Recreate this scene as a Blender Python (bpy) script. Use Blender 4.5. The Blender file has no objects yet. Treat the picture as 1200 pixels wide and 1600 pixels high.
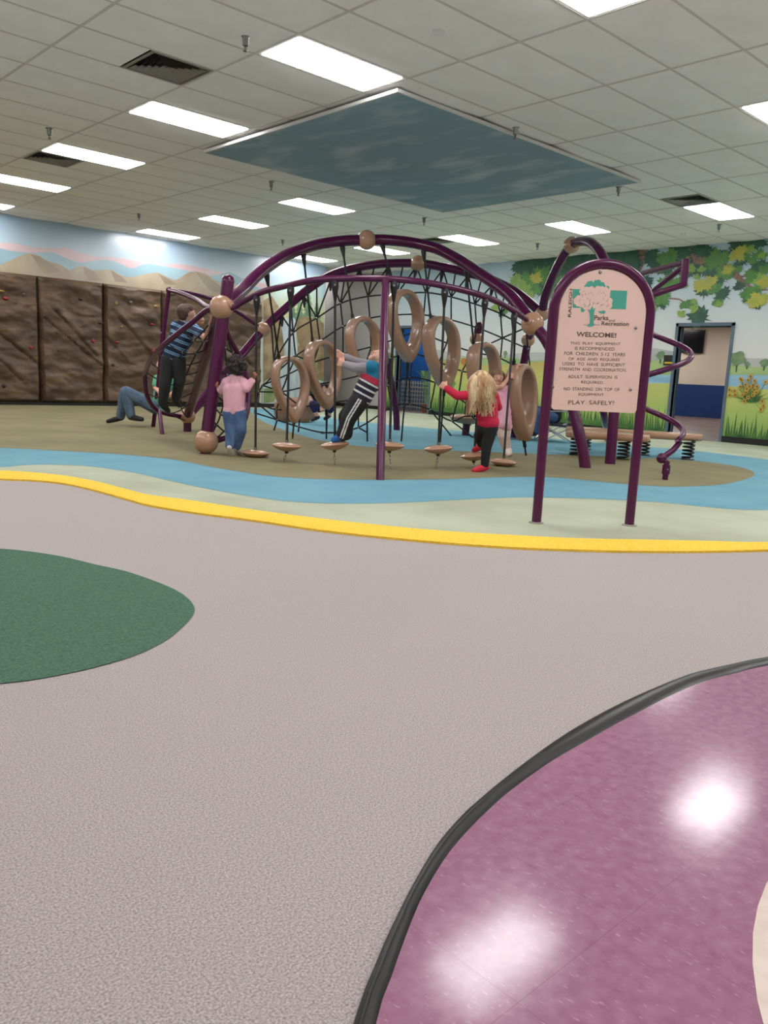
import bpy, bmesh, math, random
import numpy as np
from mathutils import Vector, Matrix
from mathutils.geometry import tessellate_polygon

SC = bpy.context.scene
COL = SC.collection
random.seed(7)
RNG = np.random.default_rng(7)

# ------------------------------------------------------------------ camera
FPX = 1267.0
CAMZ = 0.94
YAW, PITCH, ROLL = math.radians(46.715), math.radians(-9.583), math.radians(2.775)
F = np.array([math.cos(PITCH)*math.cos(YAW), math.cos(PITCH)*math.sin(YAW), math.sin(PITCH)])
R0 = np.array([math.sin(YAW), -math.cos(YAW), 0.0])
U0 = np.cross(R0, F)
RR = math.cos(ROLL)*R0 + math.sin(ROLL)*U0
UU = -math.sin(ROLL)*R0 + math.cos(ROLL)*U0
FH = np.array([math.cos(YAW), math.sin(YAW), 0.0])      # horizontal view direction
RH = R0.copy()                                          # horizontal right
CAM = np.array([0, 0, CAMZ])

cam = bpy.data.cameras.new('camera')
cam.sensor_fit = 'HORIZONTAL'
cam.sensor_width = 36.0
cam.lens = FPX/1200*36
cam.clip_start = 0.05
cam.clip_end = 200
camo = bpy.data.objects.new('camera', cam)
COL.objects.link(camo)
camo.matrix_world = Matrix(((RR[0], UU[0], -F[0], 0), (RR[1], UU[1], -F[1], 0), (RR[2], UU[2], -F[2], CAMZ), (0, 0, 0, 1)))
SC.camera = camo

# ------------------------------------------------------------------ world, exposure
w = bpy.data.worlds.new('world')
SC.world = w
w.use_nodes = True
w.node_tree.nodes['Background'].inputs[0].default_value = (0.9, 0.95, 1.0, 1)
w.node_tree.nodes['Background'].inputs[1].default_value = 0.15
vs = SC.view_settings
vs.view_transform = 'Standard'
vs.look = 'None'
vs.gamma = 1
vs.exposure = 0.95
vs.use_curve_mapping = False
LIGHT = 10.0          # emission of the ceiling light lenses

# ------------------------------------------------------------------ room numbers
CEIL = CAMZ + 2.596
TU, TV = 1.2192, 0.6096
GU, GV = 5.311, 5.583
VL = 16.3            # left (climbing) wall plane, y = VL
UR = 14.47           # right (meadow) wall plane, x = UR
LEND = 13.0          # where the left wall ends
U_MIN, V_MIN = -3.2, -5.4
ISL = 0.04           # rubber island height


def ray(x, y):
    return (x-600)/FPX*RR - (y-800)/FPX*UU + F
def P(x, y, d):
    r = ray(x, y)
    return CAM + r*(d/(r @ FH))
def FL(x, y, z=ISL):
    r = ray(x, y)
    return CAM + r*((z-CAMZ)/r[2])
def WL(x, y, v=VL):
    r = ray(x, y)
    return CAM + r*(v/r[1])
def WR(x, y, u=UR):
    r = ray(x, y)
    return CAM + r*(u/r[0])
def px(X):
    X = np.asarray(X, float) - CAM
    return 600+FPX*(X @ RR)/(X @ F), 800-FPX*(X @ UU)/(X @ F)

# ------------------------------------------------------------------ helpers
def lin(c):
    out = []
    for v in c[:3]:
        v = v/255.0
        out.append(v/12.92 if v <= 0.04045 else ((v+0.055)/1.055)**2.4)
    return (*out, 1.0)

MATS = {}
def mat(name, col, rough=0.5, metal=0.0, coat=0.0, var=None, vscale=5.0, vdetail=3.0, bump=0.0, bscale=50.0, spec=0.5, stretch=None, pos=(0.35, 0.65)):
    """principled material; var = second colour mixed in by noise"""
    if name in MATS:
        return MATS[name]
    m = bpy.data.materials.new(name)
    m.use_nodes = True
    nt = m.node_tree
    b = nt.nodes['Principled BSDF']
    b.inputs['Base Color'].default_value = lin(col)
    b.inputs['Roughness'].default_value = rough
    b.inputs['Metallic'].default_value = metal
    b.inputs['Coat Weight'].default_value = coat
    b.inputs['Coat Roughness'].default_value = 0.08
    b.inputs['Specular IOR Level'].default_value = spec
    if var is not None or bump:
        tc = nt.nodes.new('ShaderNodeTexCoord')
        mp = nt.nodes.new('ShaderNodeMapping')
        nt.links.new(tc.outputs['Object'], mp.inputs[0])
        if stretch:
            mp.inputs['Scale'].default_value = stretch
        if var is not None:
            n = nt.nodes.new('ShaderNodeTexNoise')
            n.inputs['Scale'].default_value = vscale
            n.inputs['Detail'].default_value = vdetail
            nt.links.new(mp.outputs[0], n.inputs['Vector'])
            cr = nt.nodes.new('ShaderNodeValToRGB')
            cr.color_ramp.elements[0].position = pos[0]
            cr.color_ramp.elements[1].position = pos[1]
            cr.color_ramp.elements[0].color = lin(col)
            cr.color_ramp.elements[1].color = lin(var)
            nt.links.new(n.outputs['Fac'], cr.inputs[0])
            nt.links.new(cr.outputs[0], b.inputs['Base Color'])
        if bump:
            n2 = nt.nodes.new('ShaderNodeTexNoise')
            n2.inputs['Scale'].default_value = bscale
            n2.inputs['Detail'].default_value = 4
            nt.links.new(mp.outputs[0], n2.inputs['Vector'])
            bp = nt.nodes.new('ShaderNodeBump')
            bp.inputs['Strength'].default_value = bump
            bp.inputs['Distance'].default_value = 0.01
            nt.links.new(n2.outputs['Fac'], bp.inputs['Height'])
            nt.links.new(bp.outputs[0], b.inputs['Normal'])
    MATS[name] = m
    return m

def gradmat(name, stops, axis, lo, hi, rough=0.5, nscale=1.2, namp=0.08, spec=0.5):
    """painted colour that changes along a world axis (artwork, and the shade on the corridor wall), blurred by noise"""
    m = bpy.data.materials.new(name)
    m.use_nodes = True
    nt = m.node_tree
    b = nt.nodes['Principled BSDF']
    b.inputs['Roughness'].default_value = rough
    b.inputs['Specular IOR Level'].default_value = spec
    g = nt.nodes.new('ShaderNodeNewGeometry')
    s = nt.nodes.new('ShaderNodeSeparateXYZ')
    nt.links.new(g.outputs['Position'], s.inputs[0])
    mr = nt.nodes.new('ShaderNodeMapRange')
    mr.inputs['From Min'].default_value = lo
    mr.inputs['From Max'].default_value = hi
    nt.links.new(s.outputs[axis], mr.inputs['Value'])
    n = nt.nodes.new('ShaderNodeTexNoise')
    n.inputs['Scale'].default_value = nscale
    n.inputs['Detail'].default_value = 4
    nt.links.new(g.outputs['Position'], n.inputs['Vector'])
    ma = nt.nodes.new('ShaderNodeMath')
    ma.operation = 'MULTIPLY_ADD'
    ma.inputs[1].default_value = namp*2
    nt.links.new(n.outputs['Fac'], ma.inputs[0])
    nt.links.new(mr.outputs[0], ma.inputs[2])
    sub = nt.nodes.new('ShaderNodeMath')
    sub.operation = 'SUBTRACT'
    sub.inputs[1].default_value = namp
    nt.links.new(ma.outputs[0], sub.inputs[0])
    cr = nt.nodes.new('ShaderNodeValToRGB')
    els = cr.color_ramp.elements
    els[0].position, els[0].color = stops[0][0], lin(stops[0][1])
    els[1].position, els[1].color = stops[-1][0], lin(stops[-1][1])
    for p_, c_ in stops[1:-1]:
        e = els.new(p_)
        e.color = lin(c_)
    nt.links.new(sub.outputs[0], cr.inputs[0])
    nt.links.new(cr.outputs[0], b.inputs['Base Color'])
    return m

class G:
    """geometry accumulator"""
    def __init__(s):
        s.v, s.f, s.mi = [], [], []
    def add(s, v, f, mi=0):
        n = len(s.v)
        s.v += [tuple(map(float, q)) for q in v]
        s.f += [tuple(i+n for i in q) for q in f]
        s.mi += [mi]*len(f)
        return s
    def box(s, lo, hi, mi=0):
        x0, y0, z0 = lo; x1, y1, z1 = hi
        return s.add([(x0, y0, z0), (x1, y0, z0), (x1, y1, z0), (x0, y1, z0), (x0, y0, z1), (x1, y0, z1), (x1, y1, z1), (x0, y1, z1)],
                     [(0, 3, 2, 1), (4, 5, 6, 7), (0, 1, 5, 4), (1, 2, 6, 5), (2, 3, 7, 6), (3, 0, 4, 7)], mi)
    def tube(s, pts, r, seg=12, closed=False, mi=0):
        pts = [np.asarray(p, float) for p in pts]
        n = len(pts)
        rs = r if hasattr(r, '__len__') else [r]*n
        T = []
        for i in range(n):
            a = pts[(i-1) % n] if (closed or i > 0) else pts[i]
            b = pts[(i+1) % n] if (closed or i < n-1) else pts[i]
            t = b-a
            T.append(t/(np.linalg.norm(t)+1e-12))
        up = np.array([0, 0, 1.0]) if abs(T[0][2]) < 0.9 else np.array([1.0, 0, 0])
        N = np.cross(T[0], up); N /= np.linalg.norm(N)
        V, Fc = [], []
        for i in range(n):
            N = N - T[i]*(N @ T[i]); N /= np.linalg.norm(N)+1e-12
            B = np.cross(T[i], N)
            for k in range(seg):
                a = 2*math.pi*k/seg
                V.append(pts[i]+rs[i]*(math.cos(a)*N+math.sin(a)*B))
        for i in range(n if closed else n-1):
            j = (i+1) % n
            for k in range(seg):
                l = (k+1) % seg
                Fc.append((i*seg+k, i*seg+l, j*seg+l, j*seg+k))
        if not closed:
            Fc.append(tuple(range(seg-1, -1, -1)))
            Fc.append(tuple((n-1)*seg+k for k in range(seg)))
        return s.add(V, Fc, mi)
    def lathe(s, prof, c=(0, 0, 0), ax=(0, 0, 1), seg=24, mi=0):
        """prof: (radius, height) from one end to the other"""
        ax = np.asarray(ax, float); ax /= np.linalg.norm(ax)
        h = np.array([1.0, 0, 0]) if abs(ax[0]) < 0.9 else np.array([0, 1.0, 0])
        N = np.cross(ax, h); N /= np.linalg.norm(N)
        B = np.cross(ax, N)
        c = np.asarray(c, float)
        V, Fc = [], []
        for (r, z) in prof:
            for k in range(seg):
                a = 2*math.pi*k/seg
                V.append(c+ax*z+max(r, 1e-4)*(math.cos(a)*N+math.sin(a)*B))
        for i in range(len(prof)-1):
            for k in range(seg):
                l = (k+1) % seg
                Fc.append((i*seg+k, i*seg+l, (i+1)*seg+l, (i+1)*seg+k))
        Fc.append(tuple(range(seg-1, -1, -1)))
        Fc.append(tuple((len(prof)-1)*seg+k for k in range(seg)))
        return s.add(V, Fc, mi)
    def ball(s, c, r, seg=20, rings=12, mi=0, sc=(1, 1, 1)):
        c = np.asarray(c, float)
        V, Fc = [], []
        for i in range(1, rings):
            a = math.pi*i/rings
            for k in range(seg):
                b = 2*math.pi*k/seg
                V.append(c+r*np.array([math.sin(a)*math.cos(b)*sc[0], math.sin(a)*math.sin(b)*sc[1], math.cos(a)*sc[2]]))
        V.append(c+np.array([0, 0, r*sc[2]])); V.append(c-np.array([0, 0, r*sc[2]]))
        t, bo = len(V)-2, len(V)-1
        for i in range(rings-2):
            for k in range(seg):
                l = (k+1) % seg
                Fc.append((i*seg+k, (i+1)*seg+k, (i+1)*seg+l, i*seg+l))
        for k in range(seg):
            l = (k+1) % seg
            Fc.append((t, k, l)); Fc.append((bo, (rings-2)*seg+l, (rings-2)*seg+k))
        return s.add(V, Fc, mi)
    def capsule(s, p0, r0, p1, r1, seg=12, mi=0):
        p0, p1 = np.asarray(p0, float), np.asarray(p1, float)
        d = p1-p0
        L = np.linalg.norm(d)
        if L < 1e-5:
            return s.ball(p0, max(r0, r1), seg, 10, mi)
        prof = []
        for k in range(5):
            a = math.pi/2*(k/4.0)
            prof.append((r0*math.sin(a), -r0*math.cos(a)))
        for k in range(5):
            a = math.pi/2*(k/4.0)
            prof.append((r1*math.cos(a), L+r1*math.sin(a)))
        return s.lathe(prof, p0, d/L, seg, mi)
    def poly(s, pts, mi=0):
        pts = [np.asarray(p, float) for p in pts]
        tris = tessellate_polygon([[Vector(p) for p in pts]])
        return s.add(pts, [tuple(t) for t in tris], mi)

def spline(pts, n=8, closed=False):
    pts = [np.asarray(p, float) for p in pts]
    out = []
    m = len(pts)
    segs = m if closed else m-1
    for i in range(segs):
        p1, p2 = pts[i], pts[(i+1) % m]
        p0 = pts[(i-1) % m] if (closed or i > 0) else 2*p1-p2
        p3 = pts[(i+2) % m] if (closed or i < m-2) else 2*p2-p1
        for k in range(n):
            t = k/n
            out.append(0.5*((2*p1)+(-p0+p2)*t+(2*p0-5*p1+4*p2-p3)*t*t+(-p0+3*p1-3*p2+p3)*t**3))
    if not closed:
        out.append(pts[-1])
    return out

def resample(pts, n):
    pts = np.array(pts)
    L = np.r_[0, np.cumsum(np.linalg.norm(np.diff(pts, axis=0), axis=1))]
    t = np.linspace(0, L[-1], n)
    return np.stack([np.interp(t, L, pts[:, k]) for k in range(pts.shape[1])], 1)

def obj(name, g, m, parent=None, org=None, smooth=False, kind=None):
    """links geometry as ONE mesh object; world coordinates in, local to the parent's origin out"""
    me = bpy.data.meshes.new(name)
    o = np.zeros(3)
    if parent is not None:
        q = parent
        while q is not None:
            o = o+np.array(q.location)
            q = q.parent
    if org is not None:
        o = np.asarray(org, float)
    me.from_pydata([tuple(np.array(v)-o) for v in g.v], [], g.f)
    ms = m if isinstance(m, (list, tuple)) else [m]
    for q in ms:
        me.materials.append(q)
    if len(ms) > 1:
        me.polygons.foreach_set('material_index', g.mi)
    if smooth:
        me.polygons.foreach_set('use_smooth', [True]*len(me.polygons))
        try:
            me.set_sharp_from_angle(angle=math.radians(50))
        except Exception:
            pass
    me.update()
    ob = bpy.data.objects.new(name, me)
    COL.objects.link(ob)
    if parent is not None:
        ob.parent = parent
        if org is not None:
            q = parent
            po = np.zeros(3)
            while q is not None:
                po = po+np.array(q.location)
                q = q.parent
            ob.location = o-po
    elif org is not None:
        ob.location = o
    if kind:
        ob['kind'] = kind
    return ob

def tag(o, label, cat, group=None):
    o['label'] = label
    o['category'] = cat
    if group:
        o['group'] = group
    return o

def thing(name, loc, label, cat, group=None):
    o = bpy.data.objects.new(name, None)
    o.empty_display_size = 0.1
    COL.objects.link(o)
    o.location = [float(q) for q in loc]
    return tag(o, label, cat, group)

def struct(name, g, m, smooth=False, parent=None):
    o = obj(name, g, m, parent, smooth=smooth)
    o['kind'] = 'structure'
    return o

def dup_tree(root, loc, label=None):
    r = root.copy(); COL.objects.link(r)
    r.location = [float(q) for q in loc]
    if label: r['label'] = label
    for ch in list(root.children):
        c = ch.copy(); COL.objects.link(c); c.parent = r
        for g_ in list(ch.children):
            d = g_.copy(); COL.objects.link(d); d.parent = c
    return r

def inst(me, name, loc, parent, rotz=0.0):
    o = bpy.data.objects.new(name, me)
    COL.objects.link(o)
    o.parent = parent
    o.location = [float(q) for q in loc]
    o.rotation_euler = (0, 0, rotz)
    return o

# value noise for relief
def vnoise(x, y, seed=0):
    xi, yi = np.floor(x).astype(int), np.floor(y).astype(int)
    fx, fy = x-xi, y-yi
    fx, fy = fx*fx*(3-2*fx), fy*fy*(3-2*fy)
    def h(a, b):
        n = (a*374761393+b*668265263+seed*982451653) & 0x7fffffff
        n = ((n ^ (n >> 13))*1274126177) & 0x7fffffff
        return ((n ^ (n >> 16)) & 0xffff)/65535.0
    return (h(xi, yi)*(1-fx)+h(xi+1, yi)*fx)*(1-fy)+(h(xi, yi+1)*(1-fx)+h(xi+1, yi+1)*fx)*fy
def fbm(x, y, seed=0, o=5):
    s, a, t = 0, 0.5, 0
    for k in range(o):
        s = s+a*vnoise(x*2**k, y*2**k, seed+k); t += a; a *= 0.5
    return s/t

# ------------------------------------------------------------------ materials
M_PURPLE = mat('purple_powder_coat', (80, 15, 63), rough=0.25, coat=0.15, spec=0.4)
M_TAN = mat('tan_plastic', (178, 136, 109), rough=0.26, coat=0.3, var=(184, 143, 116), vscale=3)
M_RING = mat('taupe_plastic', (162, 127, 105), rough=0.26, coat=0.3, var=(168, 134, 112), vscale=3)
M_ROPE = mat('black_rope', (22, 22, 24), rough=0.7)
M_BLACK = mat('black_metal', (20, 20, 22), rough=0.45)
M_STEEL = mat('bare_steel', (150, 150, 150), rough=0.25, metal=1.0)
M_WHITEPL = mat('white_plastic', (225, 225, 222), rough=0.5)

# ================================================================== STRUCTURE
# ---- floor (carpet) with inlays
def vmul(pts, z):
    return [np.array([p[0], p[1], z]) for p in pts]

carpet = mat('grey_carpet', (138, 129, 127), rough=0.95, var=(203, 194, 193), vscale=230, vdetail=3, bump=0.4, bscale=260, spec=0.1, pos=(0.3, 0.7))
g = G().box((U_MIN, V_MIN, -0.1), (UR+0.2, VL+0.1, 0.0))
carpet.node_tree.nodes['Principled BSDF'].inputs['Sheen Weight'].default_value = 0.35
carpet.node_tree.nodes['Principled BSDF'].inputs['Sheen Roughness'].default_value = 0.4
floor = struct('floor', g, carpet)

# green inlay
gpx = [(0, 857), (50, 862), (100, 870), (150, 882), (195, 892), (240, 907), (275, 922), (295, 936), (304, 950), (300, 963), (280, 984), (255, 1003),
       (210, 1024), (150, 1042), (100, 1053), (50, 1062), (0, 1068), (-90, 1080), (-220, 1070), (-330, 1010), (-330, 920), (-200, 860), (-90, 852)]
grn = mat('green_carpet', (66, 98, 80), rough=0.95, var=(92, 126, 107), vscale=130, vdetail=2, bump=0.5, bscale=160, spec=0.1, pos=(0.3, 0.7))
pts = spline([FL(x, y, 0.003) for x, y in gpx], 5, True)
obj('green_carpet_inlay', G().poly(pts), grn, floor)

# purple vinyl tiles with black edging
opx = [(553, 1600), (575, 1540), (600, 1478), (622, 1432), (646, 1385), (682, 1325), (720, 1280), (745, 1257), (800, 1211), (860, 1166), (900, 1140), (950, 1112), (1000, 1088), (1060, 1063), (1100, 1051), (1200, 1030)]
ipx = [(588, 1600), (611, 1530), (632, 1470), (660, 1402), (700, 1336), (740, 1290), (770, 1261), (800, 1235), (860, 1192), (920, 1157), (960, 1134), (1000, 1113), (1050, 1087), (1100, 1066), (1150, 1053), (1200, 1041)]
eo = [FL(x, y, 0) for x, y in opx]
ei = [FL(x, y, 0) for x, y in ipx]
a0, b0 = (eo[0]-eo[1]), (ei[0]-ei[1])
def ext(e):
    d0 = e[0]-e[2]; d0 = d0/np.linalg.norm(d0)
    d1 = e[-1]-e[-3]; d1 = d1/np.linalg.norm(d1)
    n0 = np.array([d0[1]*-1, d0[0], 0]); 
    pre = [e[0]+d0*0.9+np.array([0.1, -0.12, 0]), e[0]+d0*0.45+np.array([0.02, -0.03, 0])]
    post = [e[-1]+d1*0.6+np.array([0.06, -0.08, 0]), e[-1]+d1*1.2+np.array([0.08, -0.28, 0]), e[-1]+d1*1.7+np.array([0.1, -0.7, 0]), e[-1]+d1*2.0+np.array([0.1, -1.5, 0]), e[-1]+d1*1.9+np.array([0.0, -3.4, 0])]
    return pre+e+post
eo, ei = resample(spline(ext(eo), 6), 170), resample(spline(ext(ei), 6), 170)
# ridge profile of the black edging
prof = [(0.0, 0.0), (0.03, 0.009), (0.15, 0.014), (0.35, 0.015), (0.6, 0.012), (0.9, 0.006), (1.0, 0.003)]
rubber = mat('black_rubber_edging', (14, 14, 15), rough=0.3, spec=0.3)
def edging(i0, i1):
    gg = G()
    V, Fc = [], []
    for i in range(i0, i1+1):
        for t, z in prof:
            p = eo[i]*(1-t)+ei[i]*t
            V.append((p[0], p[1], z))
    n = len(prof)
    for i in range(i1-i0):
        for k in range(n-1):
            Fc.append((i*n+k, (i+1)*n+k, (i+1)*n+k+1, i*n+k+1))
    return gg.add(V, Fc)
# joint between two lengths lies near the lower left
jp = FL(633, 1443, 0)
jk = int(np.argmin([np.linalg.norm(e-jp) for e in eo]))
obj('edge_strip', edging(0, jk), rubber, floor, smooth=True)
obj('edge_strip', edging(jk, 169), rubber, floor, smooth=True)

vinyl = mat('purple_vinyl', (144, 97, 124), rough=0.13, coat=0.0, var=(167, 123, 147), vscale=34, vdetail=6, spec=0.32, pos=(0.25, 0.85), bump=0.05, bscale=4)
def add_flecks(m):
    nt = m.node_tree
    b = nt.nodes['Principled BSDF']
    src = b.inputs['Base Color'].links[0].from_socket
    tc = nt.nodes.new('ShaderNodeTexCoord')
    mp = nt.nodes.new('ShaderNodeMapping')
    mp.inputs['Rotation'].default_value = (0, 0, 0.6)
    mp.inputs['Scale'].default_value = (90, 30, 1)
    nt.links.new(tc.outputs['Object'], mp.inputs[0])
    n = nt.nodes.new('ShaderNodeTexNoise')
    n.inputs['Scale'].default_value = 1.6
    n.inputs['Detail'].default_value = 2
    nt.links.new(mp.outputs[0], n.inputs['Vector'])
    cr = nt.nodes.new('ShaderNodeValToRGB')
    cr.color_ramp.elements[0].position = 0.63
    cr.color_ramp.elements[1].position = 0.75
    nt.links.new(n.outputs['Fac'], cr.inputs[0])
    mx = nt.nodes.new('ShaderNodeMix')
    mx.data_type = 'RGBA'
    nt.links.new(cr.outputs[0], mx.inputs['Factor'])
    nt.links.new(src, mx.inputs['A'])
    mx.inputs['B'].default_value = lin((182, 140, 164))
    nt.links.new(mx.outputs['Result'], b.inputs['Base Color'])
add_flecks(vinyl)
cream = mat('cream_vinyl', (226, 212, 200), rough=0.2, coat=0.2, var=(216, 200, 188), vscale=20)
cpx = [(1200, 1378), (1190, 1402), (1180, 1437), (1175, 1475), (1175, 1530), (1182, 1570), (1190, 1598)]
cw = [FL(x, y, 0) for x, y in cpx]
# circle through three of the points
def circle3(a, b, c):
    A = np.array([[b[0]-a[0], b[1]-a[1]], [c[0]-a[0], c[1]-a[1]]])*2
    B = np.array([b[0]**2-a[0]**2+b[1]**2-a[1]**2, c[0]**2-a[0]**2+c[1]**2-a[1]**2])
    q = np.linalg.solve(A, B)
    return q, math.hypot(a[0]-q[0], a[1]-q[1])
cc, crad = circle3(cw[0], cw[3], cw[6])
VZ = 0.003
outline = [np.array([p[0], p[1], VZ]) for p in ei] + [np.array([0.2, -3.0, VZ]), np.array([0.0, -0.9, VZ])]
bm = bmesh.new()
base = [bm.verts.new(p) for p in outline]
bmesh.ops.triangulate(bm, faces=[bm.faces.new(base)])
# cut along the tile joints
for k in range(-8, 14):
    bmesh.ops.bisect_plane(bm, geom=bm.verts[:]+bm.edges[:]+bm.faces[:], plane_co=(1.845+k*0.305, 0, 0), plane_no=(1, 0, 0))
for k in range(-14, 8):
    bmesh.ops.bisect_plane(bm, geom=bm.verts[:]+bm.edges[:]+bm.faces[:], plane_co=(0, 0.636+k*0.305, 0), plane_no=(0, 1, 0))
cells = {}
for f in bm.faces:
    c = f.calc_center_median()
    key = (math.floor((c.x-1.845)/0.305), math.floor((c.y-0.636)/0.305))
    cells.setdefault(key, []).append([tuple(v.co) for v in f.verts])
bm.free()
vroot = obj('vinyl_underlay', G().poly([np.array([p[0], p[1], 0.0012]) for p in outline]), mat('dark_vinyl_joint', (60, 30, 48), rough=0.6), floor)
for (ci, cj), fs in cells.items():
    mx_, my_ = 1.845+(ci+0.5)*0.305, 0.636+(cj+0.5)*0.305
    gg = G()
    for f in fs:
        gg.add([(mx_+(q[0]-mx_)*0.9984, my_+(q[1]-my_)*0.9984, VZ) for q in f], [tuple(range(len(f)))])
    if len(gg.f):
        obj('vinyl_tile', gg, vinyl, floor)
gg = G().lathe([(crad, 0.0036), (crad, 0.0046)], (cc[0], cc[1], 0), (0, 0, 1), 72)
obj('cream_vinyl_inlay', gg, cream, floor)

# ---- the raised rubber island
ypx_o = [(0, 748), (50, 750), (100, 755), (150, 766), (200, 780), (233, 789), (300, 800), (400, 813), (500, 828), (600, 839), (700, 848), (800, 855), (900, 859), (1000, 861), (1100, 861), (1200, 859)]
ypx_i = [(0, 735), (50, 738), (100, 743), (150, 752), (200, 765), (233, 773), (300, 782), (400, 797), (500, 810), (600, 821), (700, 830), (800, 836), (900, 841), (1000, 843), (1100, 845), (1200, 847)]
yo = [FL(x, y, 0.012) for x, y in ypx_o]
yi = [FL(x, y, ISL) for x, y in ypx_i]
yo = [np.array([-2.9, 8.2, .012]), np.array([-0.8, 7.6, .012]), np.array([1.2, 7.3, .012])]+yo+[FL(1330, 853, .012), FL(1500, 838, .012), np.array([8.6, 0.4, .012]), np.array([11.5, -1.0, .012]), np.array([14.3, -1.6, .012])]
yi = [np.array([-2.9, 8.45, ISL]), np.array([-0.8, 7.85, ISL]), np.array([1.25, 7.57, ISL])]+yi+[FL(1330, 841, ISL), FL(1500, 827, ISL), np.array([8.7, 0.6, ISL]), np.array([11.6, -0.8, ISL]), np.array([14.3, -1.4, ISL])]
yo, yi = resample(spline(yo, 8), 240), resample(spline(yi, 8), 240)
# ragged outer edge
for i in range(240):
    d = (yo[i]-yi[i]); d[2] = 0; d /= np.linalg.norm(d)
    yo[i] += d*0.006*(vnoise(np.array(i*0.9), np.array(3.3), 5)-0.5)
V, Fc = [], []
for i in range(240):
    a, b = yo[i], yi[i]
    m1 = a*0.7+b*0.3
    V += [(a[0], a[1], -0.001), (a[0], a[1], 0.014), (m1[0], m1[1], 0.028), (b[0], b[1], ISL+0.001)]
for i in range(239):
    for k in range(3):
        Fc.append((i*4+k, (i+1)*4+k, (i+1)*4+k+1, i*4+k+1))
yellow = mat('yellow_rubber', (243, 199, 62), rough=0.85, var=(251, 213, 88), vscale=60, vdetail=3, bump=0.5, bscale=120, spec=0.2)
olive = mat('olive_rubber', (124, 117, 88), rough=0.8, var=(138, 130, 99), vscale=1.3, vdetail=6, bump=0.25, bscale=110, spec=0.25)
sage = mat('sage_rubber', (166, 172, 148), rough=0.8, var=(180, 187, 166), vscale=1.5, vdetail=6, bump=0.25, bscale=110, spec=0.25)
blue = mat('blue_rubber', (102, 154, 172), rough=0.8, var=(112, 162, 178), vscale=2.0, vdetail=6, bump=0.25, bscale=110, spec=0.25)
top = [np.array([p[0], p[1], ISL]) for p in yi] + [np.array([UR, -1.4, ISL]), np.array([UR, VL, ISL]), np.array([U_MIN, VL, ISL]), np.array([U_MIN, 8.4, ISL])]
isl = struct('floor_rubber_island', G().poly(top), sage)
obj('yellow_border', G().add(V, Fc), yellow, isl, smooth=True)
g = G().box((LEND, VL-0.02, -0.1), (UR+0.2, 20, ISL-0.002))
struct('floor_corridor', g, olive)

def flat(name, pts, z, m, parent):
    return obj(name, G().poly([np.array([p[0], p[1], z]) for p in pts]), m, parent)
# blue river (whole ring) then the olive shapes inside it
bl = [(0, 730), (30, 727.5), (70, 726), (130, 728), (200, 737), (260, 750), (320, 763), (400, 777), (470, 785), (560, 787), (640, 785), (700, 782), (740, 780), (800, 777.5), (880, 778), (960, 781), (1030, 785), (1100, 792), (1150, 796), (1200, 797)]
bt = [(1250, 727), (1200, 718.5), (1150, 712), (1100, 706), (1060, 702), (1000, 697.5), (900, 689), (800, 680), (700, 672), (600, 663), (520, 654), (440, 640)]
river = [FL(x, y) for x, y in [(-260, 736), (-120, 733)]+bl] + [FL(1290, 795), FL(1350, 780), FL(1360, 755), FL(1310, 738)] + [FL(x, y) for x, y in bt] + \
        [np.array([10.0, VL-0.25, ISL])] + [np.array([9.0, VL-0.3, ISL]), np.array([1.0, VL-0.3, ISL]), np.array([-1.5, 12.0, ISL])]
river = spline(river[:22+4+12], 5) + river[22+4+12:]
flat('blue_river', river, ISL+0.0015, blue, isl)
il = [(-240, 697), (-120, 697), (0, 700), (100, 705), (200, 711), (275, 719), (330, 730), (380, 738), (420, 744), (500, 749), (600, 750), (700, 749), (800, 745.5), (860, 746), (920, 751), (980, 757), (1040, 760.5), (1090, 760), (1130, 757),
      (1162, 750), (1178, 743), (1172, 735), (1140, 727), (1080, 720), (1000, 715.5), (880, 711), (800, 708), (720, 705), (640, 702), (560, 697), (500, 688), (440, 671), (405, 655), (388, 640)]
inner = spline([FL(x, y) for x, y in il], 5) + [np.array([9.6, VL-0.2, ISL]), np.array([-1.2, VL-0.2, ISL]), np.array([-3.0, 13.0, ISL]), np.array([-3.0, 10.6, ISL])]
flat('olive_ground', inner, ISL+0.003, olive, isl)

# ---- ceiling: grid, tiles, lights
tilem = mat('ceiling_tile', (244, 240, 238), rough=0.95, var=(248, 245, 243), vscale=3, bump=0.12, bscale=130, spec=0.15)
gridm = mat('ceiling_grid', (212, 205, 200), rough=0.6)
ceiling = struct('ceiling', G().box((U_MIN, V_MIN, CEIL+0.10), (UR+0.2, 20.2, CEIL+0.2)), mat('plenum', (150, 148, 145), rough=0.9))
# pillowed tile
def tile_mesh(w_, h_, sag):
    gg = G()
    nx, ny = 6, 6
    V = [((i/nx-0.5)*w_, (j/ny-0.5)*h_, -sag*(1-(2*i/nx-1)**2)*(1-(2*j/ny-1)**2)) for j in range(ny+1) for i in range(nx+1)]
    Fc = [(j*(nx+1)+i, (j+1)*(nx+1)+i, (j+1)*(nx+1)+i+1, j*(nx+1)+i+1) for j in range(ny) for i in range(nx)]
    return gg.add(V, Fc)
def shared(name, gg, m, smooth=True):
    me = bpy.data.meshes.new(name)
    me.from_pydata(gg.v, [], gg.f)
    me.materials.append(m)
    if smooth:
        me.polygons.foreach_set('use_smooth', [True]*len(me.polygons))
    return me
TILE = [shared('ceiling_tile', tile_mesh(TU-0.022, TV-0.022, s_), tilem) for s_ in (0.022, 0.017, 0.027)]
LI, LJ = [-4, -1, 2, 5], [-12, -8, -4, 0, 4, 8, 12, 16]
lights = set((i, j) for i in LI for j in LJ)
lights -= {(2, 0), (2, 4)}

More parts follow.
